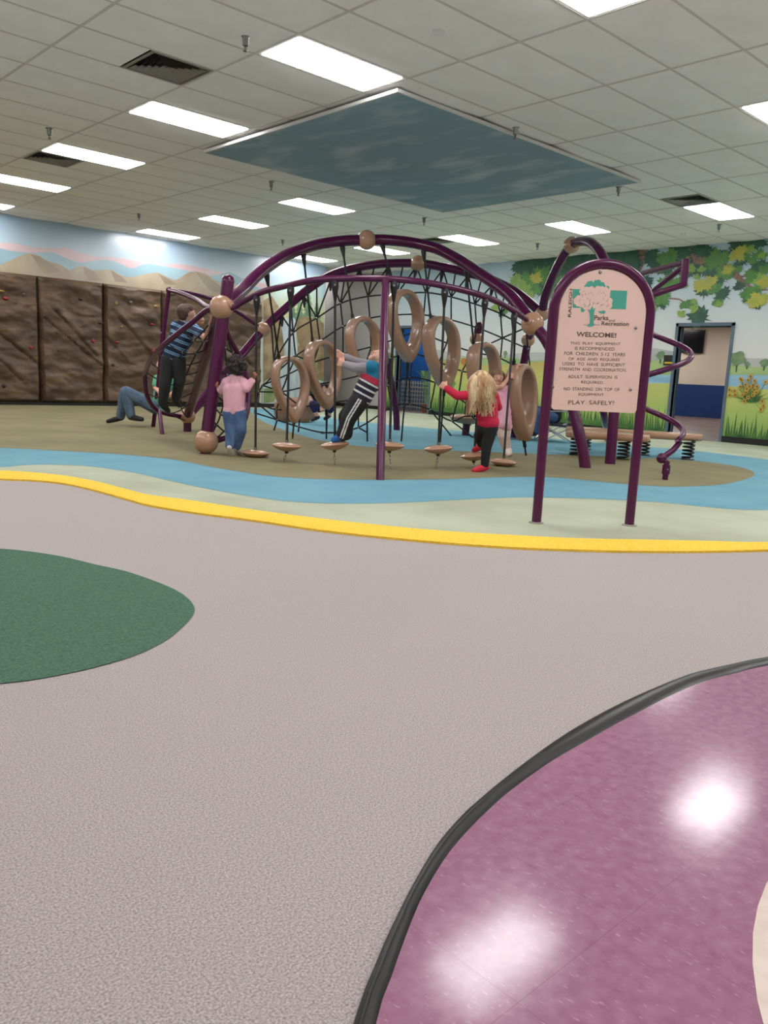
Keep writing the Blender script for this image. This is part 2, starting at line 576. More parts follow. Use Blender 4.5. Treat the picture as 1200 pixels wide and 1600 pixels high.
vents = {(-2, 2, 1), (-1, 9, 0), (4, 0, 1), (5, 9, 0)}     # tile column, row, half (0 near, 1 far)
ventcells = {(a, b) for a, b, c in vents}
PU0, PU1, PV0, PV1 = 5.38, 9.58, 5.80, 9.16     # blue sky panel
cand = []
ni0, ni1 = math.floor((U_MIN-GU)/TU), 8
nj0, nj1 = math.floor((V_MIN-GV)/TV), 18
rest = G()
for i in range(ni0, ni1):
    for j in range(nj0, nj1+6):
        u_, v_ = GU+(i+0.5)*TU, GV+(j+0.5)*TV
        if u_-TU/2 > UR or u_+TU/2 < U_MIN or (v_-TV/2 > VL and u_ < LEND-0.5) or v_+TV/2 < V_MIN or v_ > 19.5:
            continue
        if (i, j) in lights:
            continue
        if (i, j) in ventcells:
            continue
        if PU0+0.1 < u_-TU/2 and u_+TU/2 < PU1-0.1 and PV0+0.1 < v_-TV/2 and v_+TV/2 < PV1-0.1:
            continue
        c = np.array([u_, v_, CEIL])
        dd = (c-CAM) @ F
        x_, y_ = px(c) if dd > 0.3 else (-9999, -9999)
        vis = dd > 0.3 and -160 < x_ < 1360 and -120 < y_ < 600
        cand.append((not vis, np.linalg.norm(c-CAM), c, i, j))
cand.sort(key=lambda t: (t[0], t[1]))
for k, (nv, dist, c, i, j) in enumerate(cand):
    if k < 300 and not nv:
        inst(TILE[(i*7+j*3) % 3], 'ceiling_tile', c, ceiling)
    else:
        t_ = tile_mesh(TU-0.022, TV-0.022, 0.015)
        rest.add([np.array(q)+c for q in t_.v], t_.f)
obj('ceiling_tile_field', rest, tilem, ceiling, kind='stuff', smooth=True)
# T-bar grid
for i in range(ni0+1, ni1):
    u_ = GU+i*TU
    if u_ > UR: continue
    vend = 19.8 if u_ > LEND else VL
    obj('main_runner', G().box((u_-0.012, V_MIN, CEIL-0.004), (u_+0.012, vend, CEIL+0.03)), gridm, ceiling)
for j in range(nj0+1, nj1+6):
    v_ = GV+j*TV
    if v_ > 19.6: continue
    obj('cross_runner', G().box((U_MIN if v_ < VL else LEND, v_-0.011, CEIL-0.0035), (UR, v_+0.011, CEIL+0.03)), gridm, ceiling)

# ---- wall left (climbing wall side) with its painted mountains
skyL = gradmat('mural_sky_left', [(0.0, (196, 200, 196)), (0.25, (196, 190, 190)), (0.5, (168, 188, 200)), (1.0, (138, 168, 196))], 'Z', 2.3, 3.6, rough=0.33, namp=0.05, spec=0.8)
g = G().box((U_MIN, VL, 0), (LEND, VL+0.16, CEIL+0.1))
wall_left = struct('wall_left', g, skyL)
def paintL(name, pl, off, m, parent=wall_left):
    """painted shape on the left wall from its outline; a thin coat of paint"""
    PAINT[0] += 0.00004; off += PAINT[0]
    pts = [WL(x, y, VL-off) for x, y in pl]
    return obj(name, G().poly(pts), m, parent)
PAINT = [0.0]
def worldL(name, pts2, off, m, parent=wall_left):
    PAINT[0] += 0.00004; off += PAINT[0]
    return obj(name, G().poly([np.array([u_, VL-off, z_]) for u_, z_ in pts2]), m, parent)
def lz(x, y):
    q = WL(x, y); return (q[0], q[2])
def ridge(pxs, zbase, left=None, right=None, n=6):
    top_ = spline([np.array(lz(x, y)) for x, y in pxs], n)
    pts_ = [tuple(t) for t in top_]
    if left is not None:
        pts_ = [tuple(l) for l in left]+pts_
    if right is not None:
        pts_ = pts_+[tuple(r_) for r_ in right]
    return pts_+[(pts_[-1][0], zbase), (pts_[0][0], zbase)]
WP = 0.27
pinkm = mat('mural_pink_hills', (196, 166, 172), rough=WP, var=(204, 180, 184), vscale=1.5)
bluem = mat('mural_blue_hills', (128, 164, 180), rough=WP, var=(146, 178, 190), vscale=1.2, stretch=(1, 1, 2))
tanm = mat('mural_tan_mountains', (150, 132, 106), rough=WP+0.1, var=(178, 164, 138), vscale=1.4, vdetail=4, stretch=(1, 1, 0.7))
tanm2 = mat('mural_tan_shadow', (130, 112, 90), rough=WP+0.1, var=(152, 136, 110), vscale=2, vdetail=4)
worldL('painted_pink_hills', ridge([(0, 379), (20, 380), (50, 386), (85, 388), (100, 386), (112, 390), (145, 400), (185, 403), (210, 407), (240, 412), (270, 412), (300, 415), (330, 422), (370, 432), (400, 440)], 2.3, left=[(-3, 3.1), (-1, 2.9), (1.5, 3.05), (3.5, 2.95)], right=[(12.9, 2.75)]), 0.003, pinkm)
worldL('painted_blue_hills', ridge([(0, 388), (25, 393), (60, 395), (80, 394), (100, 402), (125, 410), (140, 408), (165, 406), (185, 411), (205, 419), (220, 414), (232, 412), (250, 415), (280, 420), (320, 430), (345, 428), (360, 426), (380, 436), (400, 448), (430, 460)], 2.2, left=[(-3, 2.7), (-1, 2.95), (1.5, 2.7), (3.5, 2.85)], right=[(12.9, 2.45)]), 0.005, bluem)
worldL('painted_mountains', ridge([(0, 414), (20, 405), (40, 397), (50, 396), (62, 400), (75, 408), (95, 414), (108, 422), (118, 418), (130, 416), (145, 422), (158, 422), (172, 421), (185, 428), (200, 433), (215, 431), (235, 427), (246, 426), (262, 433), (275, 437), (292, 427), (305, 424), (322, 428), (336, 438), (350, 442), (372, 446), (395, 452), (420, 462), (432, 470)], 2.1, left=[(-3, 2.6), (-1.5, 2.75), (0, 2.55), (2, 2.8), (3.6, 2.62)]), 0.007, tanm)
for shp in ([(48, 397), (62, 401), (80, 412), (96, 425), (70, 428), (58, 412)], [(130, 416), (146, 424), (158, 438), (140, 438), (132, 428)], [(172, 421), (190, 432), (200, 442), (180, 440)],
            [(305, 424), (322, 430), (340, 444), (356, 458), (330, 456), (316, 440)], [(246, 426), (264, 436), (280, 446), (258, 444)]):
    paintL('painted_mountain_shade', shp, 0.009, tanm2)
# waterfall painting
green_far = gradmat('mural_glade', [(0.0, (108, 118, 84)), (0.45, (150, 152, 96)), (0.75, (186, 190, 140)), (1.0, (168, 196, 200))], 'Z', 0.2, 3.0, rough=WP+0.08, nscale=2.5, namp=0.18)
paintL('painted_glade', [(412, 452), (432, 440), (470, 432), (506, 428), (506, 641), (412, 641)], 0.010, green_far)
pine = mat('mural_pine', (70, 106, 78), rough=0.4, var=(98, 132, 92), vscale=6)
for cx_, by_, hh, ww in ((468, 505, 38, 20), (482, 500, 45, 22), (495, 508, 35, 20), (458, 500, 30, 14)):
    pl = []
    for k in range(5):
        t = k/5
        pl += [(cx_-ww*(0.12+0.38*t), by_-hh*(1-t)+3), (cx_-ww*(0.08+0.2*t), by_-hh*(1-t)+4)]
    pr_ = [(2*cx_-a_, b_) for a_, b_ in reversed(pl)]
    paintL('painted_pine', [(cx_, by_-hh-3)]+pl+pr_, 0.012, pine)
rockp = mat('mural_painted_rock', (120, 100, 76), rough=0.4, var=(168, 148, 116), vscale=3.2, vdetail=5)
rockp2 = mat('mural_painted_rock_pale', (154, 134, 104), rough=0.4, var=(126, 106, 80), vscale=3.5, vdetail=5)
paintL('painted_rock', [(412, 470), (424, 462), (436, 480), (446, 500), (444, 540), (448, 590), (436, 600), (412, 610)], 0.013, rockp)
for pl in ([(460, 505), (472, 494), (490, 497), (506, 505), (506, 560), (478, 560), (466, 535)], [(462, 545), (480, 526), (497, 530), (506, 545), (506, 590), (470, 590)],
           [(412, 585), (430, 578), (440, 592), (436, 610), (412, 615)]):
    paintL('painted_rock', pl, 0.014, rockp2 if pl[0][0] == 460 else rockp)
water = mat('mural_waterfall', (196, 206, 212), rough=0.35, var=(158, 178, 194), vscale=9, stretch=(3, 1, 0.4))
paintL('painted_waterfall', spline([np.array(q, float) for q in [(440, 500), (450, 497), (461, 499), (463, 525), (466, 555), (470, 585), (455, 590), (438, 588), (444, 555), (442, 525)]], 4, True), 0.016, water)
paintL('painted_pool', spline([np.array(q, float) for q in [(412, 600), (425, 590), (445, 583), (470, 580), (495, 592), (506, 600), (506, 628), (470, 632), (430, 634), (412, 634)]], 4, True), 0.017, water)
gpatch = mat('mural_grass_patch', (106, 138, 92), rough=0.4, var=(140, 150, 104), vscale=5)
paintL('painted_grass', [(412, 607), (425, 606), (433, 616), (428, 628), (412, 630)], 0.019, gpatch)
paintL('painted_grass', [(470, 560), (486, 556), (497, 568), (492, 582), (474, 582)], 0.019, gpatch)
for m_ in (skyL, pinkm, bluem, tanm, tanm2, green_far, pine, water):
    b_ = m_.node_tree.nodes['Principled BSDF']
    b_.inputs['Coat Weight'].default_value = 1.0
    b_.inputs['Coat Roughness'].default_value = 0.33
    b_.inputs['Coat IOR'].default_value = 1.9
base_black = mat('black_baseboard', (24, 24, 24), rough=0.5)
o = obj('baseboard_left', G().box((11.1, VL-0.03, 0), (LEND, VL, 0.13)), base_black); o['kind'] = 'structure'

# ---- wall right (meadow mural) with two door openings
skyR = gradmat('mural_sky_right', [(0.0, (216, 214, 210)), (0.35, (208, 214, 216)), (0.7, (190, 210, 220)), (1.0, (172, 200, 216))], 'Z', 1.3, 3.6, rough=0.4, namp=0.1, nscale=0.7)
D1 = (6.62, 7.62, 2.09)
D2 = (13.98, 15.15, 2.12)
g = G()
for (a, b, z0, z1) in [(V_MIN, D1[0], 0, CEIL+.1), (D1[1], D2[0], 0, CEIL+.1), (D1[0], D1[1], D1[2], CEIL+.1), (D2[0], D2[1], D2[2], CEIL+.1), (D2[1], 15.5, 0, CEIL+.1)]:
    g.box((UR, a, z0), (UR+0.16, b, z1))
wall_right = struct('wall_right', g, skyR)
greyw = gradmat('shaded_grey_corridor_paint', [(0.0, (186, 192, 192)), (0.4, (172, 170, 166)), (1.0, (160, 157, 153))], 'Y', 15.2, 17.5, rough=0.6, namp=0.02)  # sky tint fades to grey; shade deeper in the corridor put into the colour
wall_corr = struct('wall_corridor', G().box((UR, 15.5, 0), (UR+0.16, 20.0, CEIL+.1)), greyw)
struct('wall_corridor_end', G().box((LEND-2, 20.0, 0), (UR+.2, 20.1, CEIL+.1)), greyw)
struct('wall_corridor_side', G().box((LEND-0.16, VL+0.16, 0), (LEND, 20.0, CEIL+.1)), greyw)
sw = thing('light_switch', (UR-0.006, WR(508, 538)[1], WR(508, 538)[2]), 'small white light switch plate on the grey corridor wall', 'switch')
c_ = np.array(sw.location)
obj('plate', G().box(c_+[-0.004, -0.04, -0.06], c_+[0.005, 0.04, 0.06]), M_WHITEPL, sw)
obj('toggle', G().box(c_+[-0.016, -0.008, -0.015], c_+[-0.004, 0.008, 0.015]), M_WHITEPL, sw)

PAINT[0] = 0.0
def worldR(name, pts2, off, m, parent=None):
    PAINT[0] += 0.000012; off += PAINT[0]
    return obj(name, G().poly([np.array([UR-off, v_, z_]) for v_, z_ in pts2]), m, parent or wall_right)
def rz(x, y):
    q = WR(x, y); return (q[1], q[2])
def spans(pts_top, zb, name, off, m):
    """a painted band on the right wall: polyline top (v, z), cut out at the doors"""
    pts_top = sorted(pts_top)
    vs_ = np.array([p[0] for p in pts_top]); zs_ = np.array([p[1] for p in pts_top])
    for a, b in ((4.2-9, D1[0]-0.05), (D1[1]+0.05, D2[0]-0.05), (D2[1]+0.05, 15.5)):
        tt = np.linspace(a, b, max(6, int((b-a)*6)))
        zz = np.interp(tt, vs_, zs_)
        worldR(name, [(q, s_) for q, s_ in zip(tt, zz)]+[(b, zb), (a, zb)], off, m)
def curve(fn, a=-5, b=15.6, n=160):
    return [(q, fn(q)) for q in np.linspace(a, b, n)]
hazem = mat('mural_far_hills', (172, 178, 178), rough=0.5, var=(186, 188, 186), vscale=1.0)
fieldm = mat('mural_far_field', (140, 176, 122), rough=0.5, var=(168, 188, 128), vscale=1.6, vdetail=4, stretch=(1, 0.6, 3))
pondm = mat('mural_pond', (124, 172, 204), rough=0.45, var=(156, 194, 212), vscale=2.0, stretch=(1, 0.4, 4))
meadm = gradmat('mural_meadow', [(0.0, (124, 158, 84)), (0.35, (164, 188, 104)), (0.7, (190, 196, 112)), (1.0, (190, 172, 98))], 'Z', 0.1, 1.35, rough=0.5, nscale=1.4, namp=0.2)
spans(curve(lambda v: 1.58+0.10*math.sin(v*0.9)+0.04*math.sin(v*2.3+1)), 0.1, 'painted_far_hills', 0.002, hazem)
spans(curve(lambda v: 1.42+0.03*math.sin(v*1.7)+0.02*math.sin(v*5)), 0.1, 'painted_far_field', 0.004, fieldm)
spans(curve(lambda v: 1.22+0.03*math.sin(v*1.3+0.4)), 0.1, 'painted_pond' , 0.006, pondm)
spans(curve(lambda v: 1.00+0.05*math.sin(v*1.1) if v < 9.5 else 1.33+0.06*math.sin(v*1.4)), 0.08, 'painted_meadow', 0.008, meadm)
# painted grass tufts along the bottom
grassd = mat('mural_grass_dark', (46, 88, 46), rough=0.5, var=(70, 118, 56), vscale=6)
grassm = mat('mural_grass_mid', (84, 132, 62), rough=0.5, var=(60, 104, 50), vscale=6)
rnd = random.Random(3)
for a, b in ((3.4, D1[0]-0.06), (D1[1]+0.06, D2[0]-0.06), (D2[1]+0.06, 15.5)):
    q = a
    while q < b-0.1:
        wd = min(0.42, b-q)
        pts_ = [(q, 0.08)]
        n = 9
        for k in range(n):
            x_ = q+wd*(k+0.5)/n
            hgt = 0.3+rnd.uniform(0.0, 0.34)
            lean = rnd.uniform(-0.05, 0.05)
            pts_ += [(x_-wd/n*0.42, 0.16+rnd.uniform(0, 0.08)), (x_+lean, hgt), (x_+wd/n*0.40, 0.16+rnd.uniform(0, 0.06))]
        pts_ += [(q+wd, 0.08)]
        worldR('painted_grass', pts_, 0.011 if rnd.random() < 0.6 else 0.013, grassd if rnd.random() < 0.6 else grassm)
        q += wd*0.92
# yellow flower bush right of the door
bx_, bz_ = rz(1173, 628)
for k in range(26):
    a = math.radians(-75+150*k/25+rnd.uniform(-4, 4))
    L_ = rnd.uniform(0.22, 0.42)
    tx, tz = bx_-math.sin(a)*L_, bz_+0.1*math.cos(a)+abs(math.cos(a))*L_*0.7-0.05
    nx_, nz_ = -(tz-bz_), (tx-bx_)
    l2 = math.hypot(nx_, nz_)+1e-6
    nx_, nz_ = nx_/l2*0.016, nz_/l2*0.016
    worldR('painted_blade', [(bx_-nx_, bz_-nz_), (tx, tz), (bx_+nx_, bz_+nz_)], 0.013+0.0004*k, grassd)
flow = mat('mural_yellow_flower', (206, 172, 66), rough=0.5, var=(190, 150, 56), vscale=20)
flowc = mat('mural_flower_centre', (110, 70, 36), rough=0.5)
fl_px = [(1174, 588), (1170, 594), (1180, 595), (1160, 594), (1158, 592), (1166, 601), (1178, 602), (1184, 604), (1168, 608), (1158, 604), (1149, 611), (1141, 609), (1150, 617), (1141, 617), (1167, 613), (1180, 609), (1183, 613), (1170, 621), (1178, 617), (1192, 627), (1194, 634), (1164, 627), (1190, 640), (1197, 597), (1161, 617), (1172, 604)]
def star(cx_, cz_, r, n, ph=0, inner=0.45):
    return [(cx_+r*(1 if k % 2 == 0 else inner)*math.cos(ph+math.pi*k/n), cz_+r*(1 if k % 2 == 0 else inner)*math.sin(ph+math.pi*k/n)) for k in range(2*n)]
for k, (x_, y_) in enumerate(fl_px):
    v_, z_ = rz(x_, y_)
    worldR('painted_stem', [(v_-0.004, z_), (v_+0.004, z_), (bx_+(v_-bx_)*0.3+0.004, bz_), (bx_+(v_-bx_)*0.3-0.004, bz_)], 0.0125, grassm)
    f_ = worldR('painted_flower', star(v_, z_, 0.055, 7, k), 0.024+0.0003*k, flow)
    obj('flower_centre', G().poly([np.array([UR-0.033, v_+0.016*math.cos(t), z_+0.016*math.sin(t)]) for t in np.linspace(0, 2*math.pi, 9)[:-1]]), flowc, f_)
# small painted trees on the horizon
treem = mat('mural_small_tree', (104, 134, 98), rough=0.5, var=(126, 150, 108), vscale=9)
for x_, y_, r_ in ((1153, 560, 0.14), (1033, 555, 0.09), (1195, 567, 0.08), (1168, 569, 0.05), (1014, 562, 0.06), (705, 548, 0.07), (790, 552, 0.06)):
    v_, z_ = rz(x_, y_)
    blob = [(v_+r_*(1+0.16*math.sin(5*t+x_))*math.cos(t), z_+0.85*r_*(1+0.14*math.sin(4*t))*math.sin(t)) for t in np.linspace(0, 2*math.pi, 25)[:-1]]
    t_ = worldR('painted_tree', blob, 0.012, treem)
    obj('painted_tree_trunk', G().poly([np.array([UR-0.011, v_+a_, z_+b_]) for a_, b_ in ((-0.012, -0.02), (0.012, -0.02), (0.012, -r_*1.7), (-0.012, -r_*1.7))]), grassd, t_)
# orange pumpkins / bushes in the meadow
om = mat('mural_orange', (190, 126, 60), rough=0.5, var=(170, 120, 60), vscale=12)
for x_, y_, r_ in ((725, 565, 0.09), (716, 558, 0.05), (738, 571, 0.04)):
    v_, z_ = rz(x_, y_)
    worldR('painted_pumpkin', [(v_+r_*math.cos(t), z_+r_*0.9*math.sin(t)) for t in np.linspace(0, 2*math.pi, 15)[:-1]], 0.013, om)
bushm = mat('mural_bush', (112, 138, 74), rough=0.5, var=(140, 152, 88), vscale=6)
for x_, y_, r_ in ((584, 588, 0.42), (592, 612, 0.40), (616, 590, 0.3), (612, 560, 0.22), (700, 600, 0.25), (1005, 600, 0.05)):
    v_, z_ = rz(x_, y_)
    if D2[0]-r_ < v_ < D2[1]+r_ and abs(x_-700) > 5:
        v_ = max(v_, D2[1]+r_+0.06)
    blob = [(min(v_+r_*(1+0.12*math.sin(6*t+x_))*math.cos(t), 15.5), z_+0.6*r_*(1+0.1*math.sin(5*t))*math.sin(t)) for t in np.linspace(0, 2*math.pi, 25)[:-1]]
    worldR('painted_bush', blob, 0.0095, bushm)

# painted maple branches and leaves
barkm = mat('mural_bark', (124, 98, 84), rough=0.5, var=(150, 122, 106), vscale=8, stretch=(1, 3, 1))
def branch(pxs, w0, w1):
    c = spline([np.array(rz(x, y)) for x, y in pxs], 5)
    n = len(c)
    a_, b_ = [], []
    for i in range(n):
        t = c[min(i+1, n-1)]-c[max(i-1, 0)]
        t = t/np.linalg.norm(t)
        nn = np.array([-t[1], t[0]])
        ww = w0+(w1-w0)*i/(n-1)
        a_.append(c[i]+nn*ww); b_.append(c[i]-nn*ww)
    worldR('painted_branch', [tuple(q) for q in a_]+[tuple(q) for q in reversed(b_)], 0.006, barkm)
branch([(880, 480), (900, 455), (950, 435), (985, 425), (1000, 402), (1014, 392)], 0.16, 0.16)
branch([(1066, 387), (1082, 402), (1104, 408), (1130, 416), (1148, 428), (1160, 440), (1171, 446)], 0.11, 0.03)
branch([(1146, 428), (1158, 432), (1168, 431)], 0.02, 0.012)
branch([(1165, 442), (1180, 452), (1200, 453)], 0.02, 0.012)
branch([(1046, 466), (1062, 468), (1070, 474)], 0.015, 0.01)
leafd = mat('mural_leaf_dark', (40, 82, 68), rough=0.45, var=(54, 98, 76), vscale=8)
leafm = mat('mural_leaf_mid', (92, 146, 72), rough=0.45, var=(76, 126, 66), vscale=8)
leafy = mat('mural_leaf_light', (142, 172, 84), rough=0.45, var=(122, 160, 76), vscale=8)
leafg = mat('mural_leaf_yellow', (188, 180, 78), rough=0.45, var=(164, 172, 80), vscale=8)
MAPLE = [(0, -0.9), (0.06, -0.35), (0.35, -0.5), (0.3, -0.32), (0.75, -0.3), (0.62, -0.12), (1.0, 0.12), (0.72, 0.15), (0.8, 0.42), (0.5, 0.28), (0.42, 0.42), (0.3, 0.38), (0.36, 0.75), (0.18, 0.62), (0, 1.0)]
MAPLE = MAPLE+[(-a_, b_) for a_, b_ in reversed(MAPLE[1:-1])]
leaf_off = [0.008]
def leaf(x_, y_, r_px, rot, m, sq=1.0):
    v_, z_ = rz(x_, y_)
    d_ = math.hypot(UR, v_)
    r = r_px*d_/FPX*1.32
    ca, sa = math.cos(rot), math.sin(rot)
    pts_ = []
    for a_, b_ in MAPLE:
        a_, b_ = a_*r*sq, b_*r
        pts_.append((v_+(ca*a_-sa*b_)*1.25, min(z_+sa*a_+ca*b_, CEIL-0.01)))
    leaf_off[0] += 0.00012
    worldR('painted_leaf', pts_, leaf_off[0], m)
def zl(X, Y):
    return 980+X/5.455, 360+Y/5.455
dark = [(60, 300, 60), (200, 215, 70), (250, 290, 60), (380, 250, 70), (430, 190, 80), (480, 200, 55), (620, 170, 70), (690, 180, 60), (730, 190, 40), (470, 345, 45), (545, 350, 60), (600, 330, 55), (690, 320, 60), (750, 385, 65), (790, 430, 50),
        (660, 520, 62), (815, 545, 60), (620, 745, 78), (335, 500, 52), (250, 590, 50), (300, 620, 45), (1040, 100, 85), (940, 115, 60), (1120, 100, 55), (840, 190, 30), (985, 260, 50), (1120, 310, 60), (1150, 330, 45), (960, 480, 40),
        (1110, 640, 35), (1030, 570, 45), (300, 330, 55), (160, 470, 50), (350, 360, 45), (540, 260, 30), (930, 310, 28), (1190, 300, 40)]
mid = [(370, 230, 78), (300, 255, 40), (350, 450, 70), (420, 450, 45), (300, 580, 60), (530, 630, 40), (480, 635, 35), (760, 250, 75), (830, 240, 60), (720, 300, 40), (820, 350, 58), (870, 380, 50), (980, 220, 50), (1020, 180, 50), (1130, 220, 50), (1060, 260, 35),
       (740, 500, 62), (770, 610, 35), (1080, 390, 62), (1050, 380, 40), (1060, 530, 60), (1020, 545, 45), (1100, 500, 40), (1180, 340, 45), (530, 340, 35), (960, 330, 30), (1110, 400, 40), (570, 610, 25), (440, 440, 30)]
light = [(550, 320, 40), (640, 335, 30), (480, 470, 35), (210, 665, 35), (595, 400, 25), (580, 670, 35), (575, 605, 25), (460, 715, 32), (870, 330, 40), (1050, 160, 35), (520, 250, 25), (785, 630, 30), (1150, 430, 55), (240, 665, 25), (1150, 210, 30)]
yel = [(940, 200, 62), (970, 180, 45), (650, 460, 62), (720, 440, 50), (600, 475, 35), (860, 345, 40), (1110, 590, 62), (1170, 590, 45), (1085, 630, 38), (1180, 440, 50), (990, 160, 30), (300, 320, 22)]
for lst, m in ((dark, leafd), (mid, leafm), (light, leafy), (yel, leafg)):
    for X, Y, s_ in lst:
        x_, y_ = zl(X, Y)
        leaf(x_, y_, s_/5.455*1.0, rnd.uniform(-2.9, 2.9), m, rnd.uniform(0.8, 1.0))
# crown left of the sign
for X, Y, s_, m in [(830, 420, 22, leafd), (850, 412, 20, leafd), (818, 424, 13, leafd), (866, 420, 20, leafd), (878, 404, 20, leafd), (862, 440, 18, leafd), (850, 452, 14, leafd), (845, 432, 15, leafm), (824, 440, 14, leafm), (836, 450, 12, leafm), (860, 455, 12, leafm), (806, 438, 12, leafy), (818, 452, 12, leafy), (838, 436, 10, leafg),
                    (830, 462, 8, leafy), (870, 435, 12, leafm), (790, 484, 6, leafm), (776, 480, 7, leafy), (784, 490, 6, leafd), (812, 415, 12, leafd), (905, 400, 22, leafd), (920, 412, 20, leafd), (880, 420, 18, leafd), (985, 405, 22, leafd), (968, 398, 22, leafd), (950, 402, 20, leafd), (1000, 440, 14, leafd), (1008, 470, 10, leafm), (1003, 455, 12, leafd)]:
    leaf(X, Y, s_, rnd.uniform(-2.9, 2.9), m, 0.9)
o = obj('baseboard_right', G().box((UR-0.02, V_MIN, 0), (UR, D1[0]-0.05, 0.15)).box((UR-0.02, D1[1]+0.05, 0), (UR, D2[0]-0.05, 0.13)).box((UR-0.02, D2[1]+0.05, 0), (UR, 20, 0.13)), base_black); o['kind'] = 'structure'

# ---- doors and the rooms behind
framem = mat('slate_door_frame', (84, 102, 120), rough=0.4, var=(94, 112, 128), vscale=3)
for idx, (a, b, z) in ((1, D1), (2, D2)):
    d = struct('door_%d' % idx, G().box((UR-0.03, a-0.05, ISL), (UR+0.19, a, z+0.05)), framem)
    obj('jamb', G().box((UR-0.03, b, ISL), (UR+0.19, b+0.05, z+0.05)), framem, d)
    obj('head', G().box((UR-0.03, a-0.05, z), (UR+0.19, b+0.05, z+0.06)), framem, d)
    obj('stop', G().box((UR+0.07, a, ISL), (UR+0.11, a+0.02, z)).box((UR+0.07, b-0.02, ISL), (UR+0.11, b, z)).box((UR+0.07, a, z-0.02), (UR+0.11, b, z)), framem, d)
    obj('threshold', G().box((UR, a, ISL-0.03), (UR+0.16, b, ISL+0.008)), mat('grey_threshold', (120, 112, 102), rough=0.5), d)
woodm = mat('brown_plank_floor', (96, 74, 66), rough=0.35, var=(146, 120, 106), vscale=1.0, vdetail=2, stretch=(5, 0.5, 1), pos=(0.4, 0.6))
creamw = mat('cream_wall_paint', (222, 206, 184), rough=0.7, var=(216, 200, 178), vscale=0.6)
navym = mat('navy_wall_paint', (26, 58, 112), rough=0.5, var=(30, 64, 120), vscale=0.7)
struct('floor_party_room', G().box((UR+0.16, 2.0, -0.05), (30, 31.0, 0.0)), woodm)
fw = 27.8
struct('wall_party_room', G().box((fw, 2.0, 1.13), (fw+0.1, 25, 3.2)), creamw)
ww_ = struct('wall_party_wainscot', G().box((fw-0.01, 2.0, 0.0), (fw+0.1, 25, 1.13)), navym)
struct('wall_party_side', G().box((UR+0.16, 2.0, 0), (fw, 2.1, 3.2)), creamw)
struct('ceiling_party_room', G().box((UR+0.16, 2.0, 3.2), (30, 31, 3.3)), mat('white_ceiling', (210, 208, 204), rough=0.9))
tv0, tv1 = WR(1070, 516, fw), WR(1099, 552, fw)
tvm = thing('television', (fw-0.06, (tv0[1]+tv1[1])/2, tv1[2]), 'black flat television on the cream wall seen through the doorway', 'television')
c_ = np.array([fw-0.05, (tv0[1]+tv1[1])/2, (tv0[2]+tv1[2])/2])
hw, hh = abs(tv0[1]-tv1[1])/2, abs(tv0[2]-tv1[2])/2
obj('screen', G().box(c_+[-0.035, -hw+0.02, -hh+0.03], c_+[-0.03, hw-0.02, hh-0.02]), mat('tv_screen', (14, 12, 14), rough=0.15), tvm)
obj('bezel', G().box(c_+[-0.03, -hw, -hh], c_+[0.03, hw, hh]), mat('tv_bezel', (22, 20, 20), rough=0.35), tvm)
# blue room behind the second doorway
struct('wall_blue_partition', G().box((16.9, 14.9, 0), (17.0, 18.6, 3.0)), mat('blue_partition_paint', (28, 84, 150), rough=0.5))
struct('wall_blue_return', G().box((UR+0.16, 18.6, 0), (17.0, 18.7, 3.0)), mat('blue_partition_paint', (28, 84, 150)))
lat = thing('lattice_screen', (16.2, 16.2, 0.0), 'pale lattice screen in the blue doorway behind the net', 'screen')
lm = mat('pale_lattice', (176, 178, 158), rough=0.7)
for k in range(15):
    obj('slat', G().box((16.19, 15.55+k*0.1, 0.02), (16.21, 15.59+k*0.1, 0.82)), lm, lat)
for k in range(7):
    obj('crossbar', G().box((16.17, 15.5, 0.08+k*0.11), (16.19, 17.0, 0.11+k*0.11)), lm, lat)
# fern standing in front of the lattice
fb = np.array([15.6, 15.15, 0.0])
fern = thing('fern', fb, 'light green fern standing in the blue doorway', 'plant')
fm = mat('fern_green', (150, 196, 110), rough=0.6)
obj('pot', G().lathe([(0.09, 0.0), (0.12, 0.2), (0.125, 0.22)], fb, seg=16), mat('clay_pot', (150, 96, 70), rough=0.8), fern, smooth=True)
for k in range(5):
    a = k*1.26
    st_ = [fb+[0, 0, .2], fb+[0.06*math.cos(a), 0.06*math.sin(a), .6], fb+[0.16*math.cos(a), 0.16*math.sin(a), .95], fb+[0.28*math.cos(a), 0.28*math.sin(a), 1.08]]
    cs = spline(st_, 6)
    fr2 = obj('frond', G().tube(cs, 0.006, 6), fm, fern)
    lg = G()
    for i2 in range(4, len(cs)):
        tt = unit2 = cs[i2]-cs[i2-1]; tt = tt/np.linalg.norm(tt)
        sd = np.cross(tt, [0, 0, 1.0]); sd = sd/(np.linalg.norm(sd)+1e-6)
        for q in (-1, 1):
            L_ = 0.13*(1-abs(i2/len(cs)-0.55))
            lg.add([cs[i2]-tt*0.016, cs[i2]+sd*q*L_+tt*0.03, cs[i2]+tt*0.016, cs[i2]+sd*q*L_*0.5+np.array([0, 0, 0.01])], [(0, 1, 3), (3, 1, 2), (0, 3, 2)])
    obj('leaflets', lg, fm, fr2, kind='stuff')
# sign on the wall left of the first door
s0, s1 = WR(1039, 555), WR(1053, 571)
wsg = thing('wall_notice', (UR-0.03, (s0[1]+s1[1])/2, s1[2]), 'small black and yellow notice beside the slate door frame', 'sign')
va, vb = min(s0[1], s1[1]), max(s0[1], s1[1])
z0_, z1_ = s1[2], s0[2]
obj('board', G().box((UR-0.028, va, z0_), (UR-0.012, vb, z1_)), mat('notice_black', (24, 24, 22), rough=0.5), wsg)
obj('yellow_band', G().box((UR-0.030, va+0.02, z0_+0.03), (UR-0.028, vb-0.02, z0_+0.06)), mat('notice_yellow', (214, 178, 50), rough=0.5), wsg)

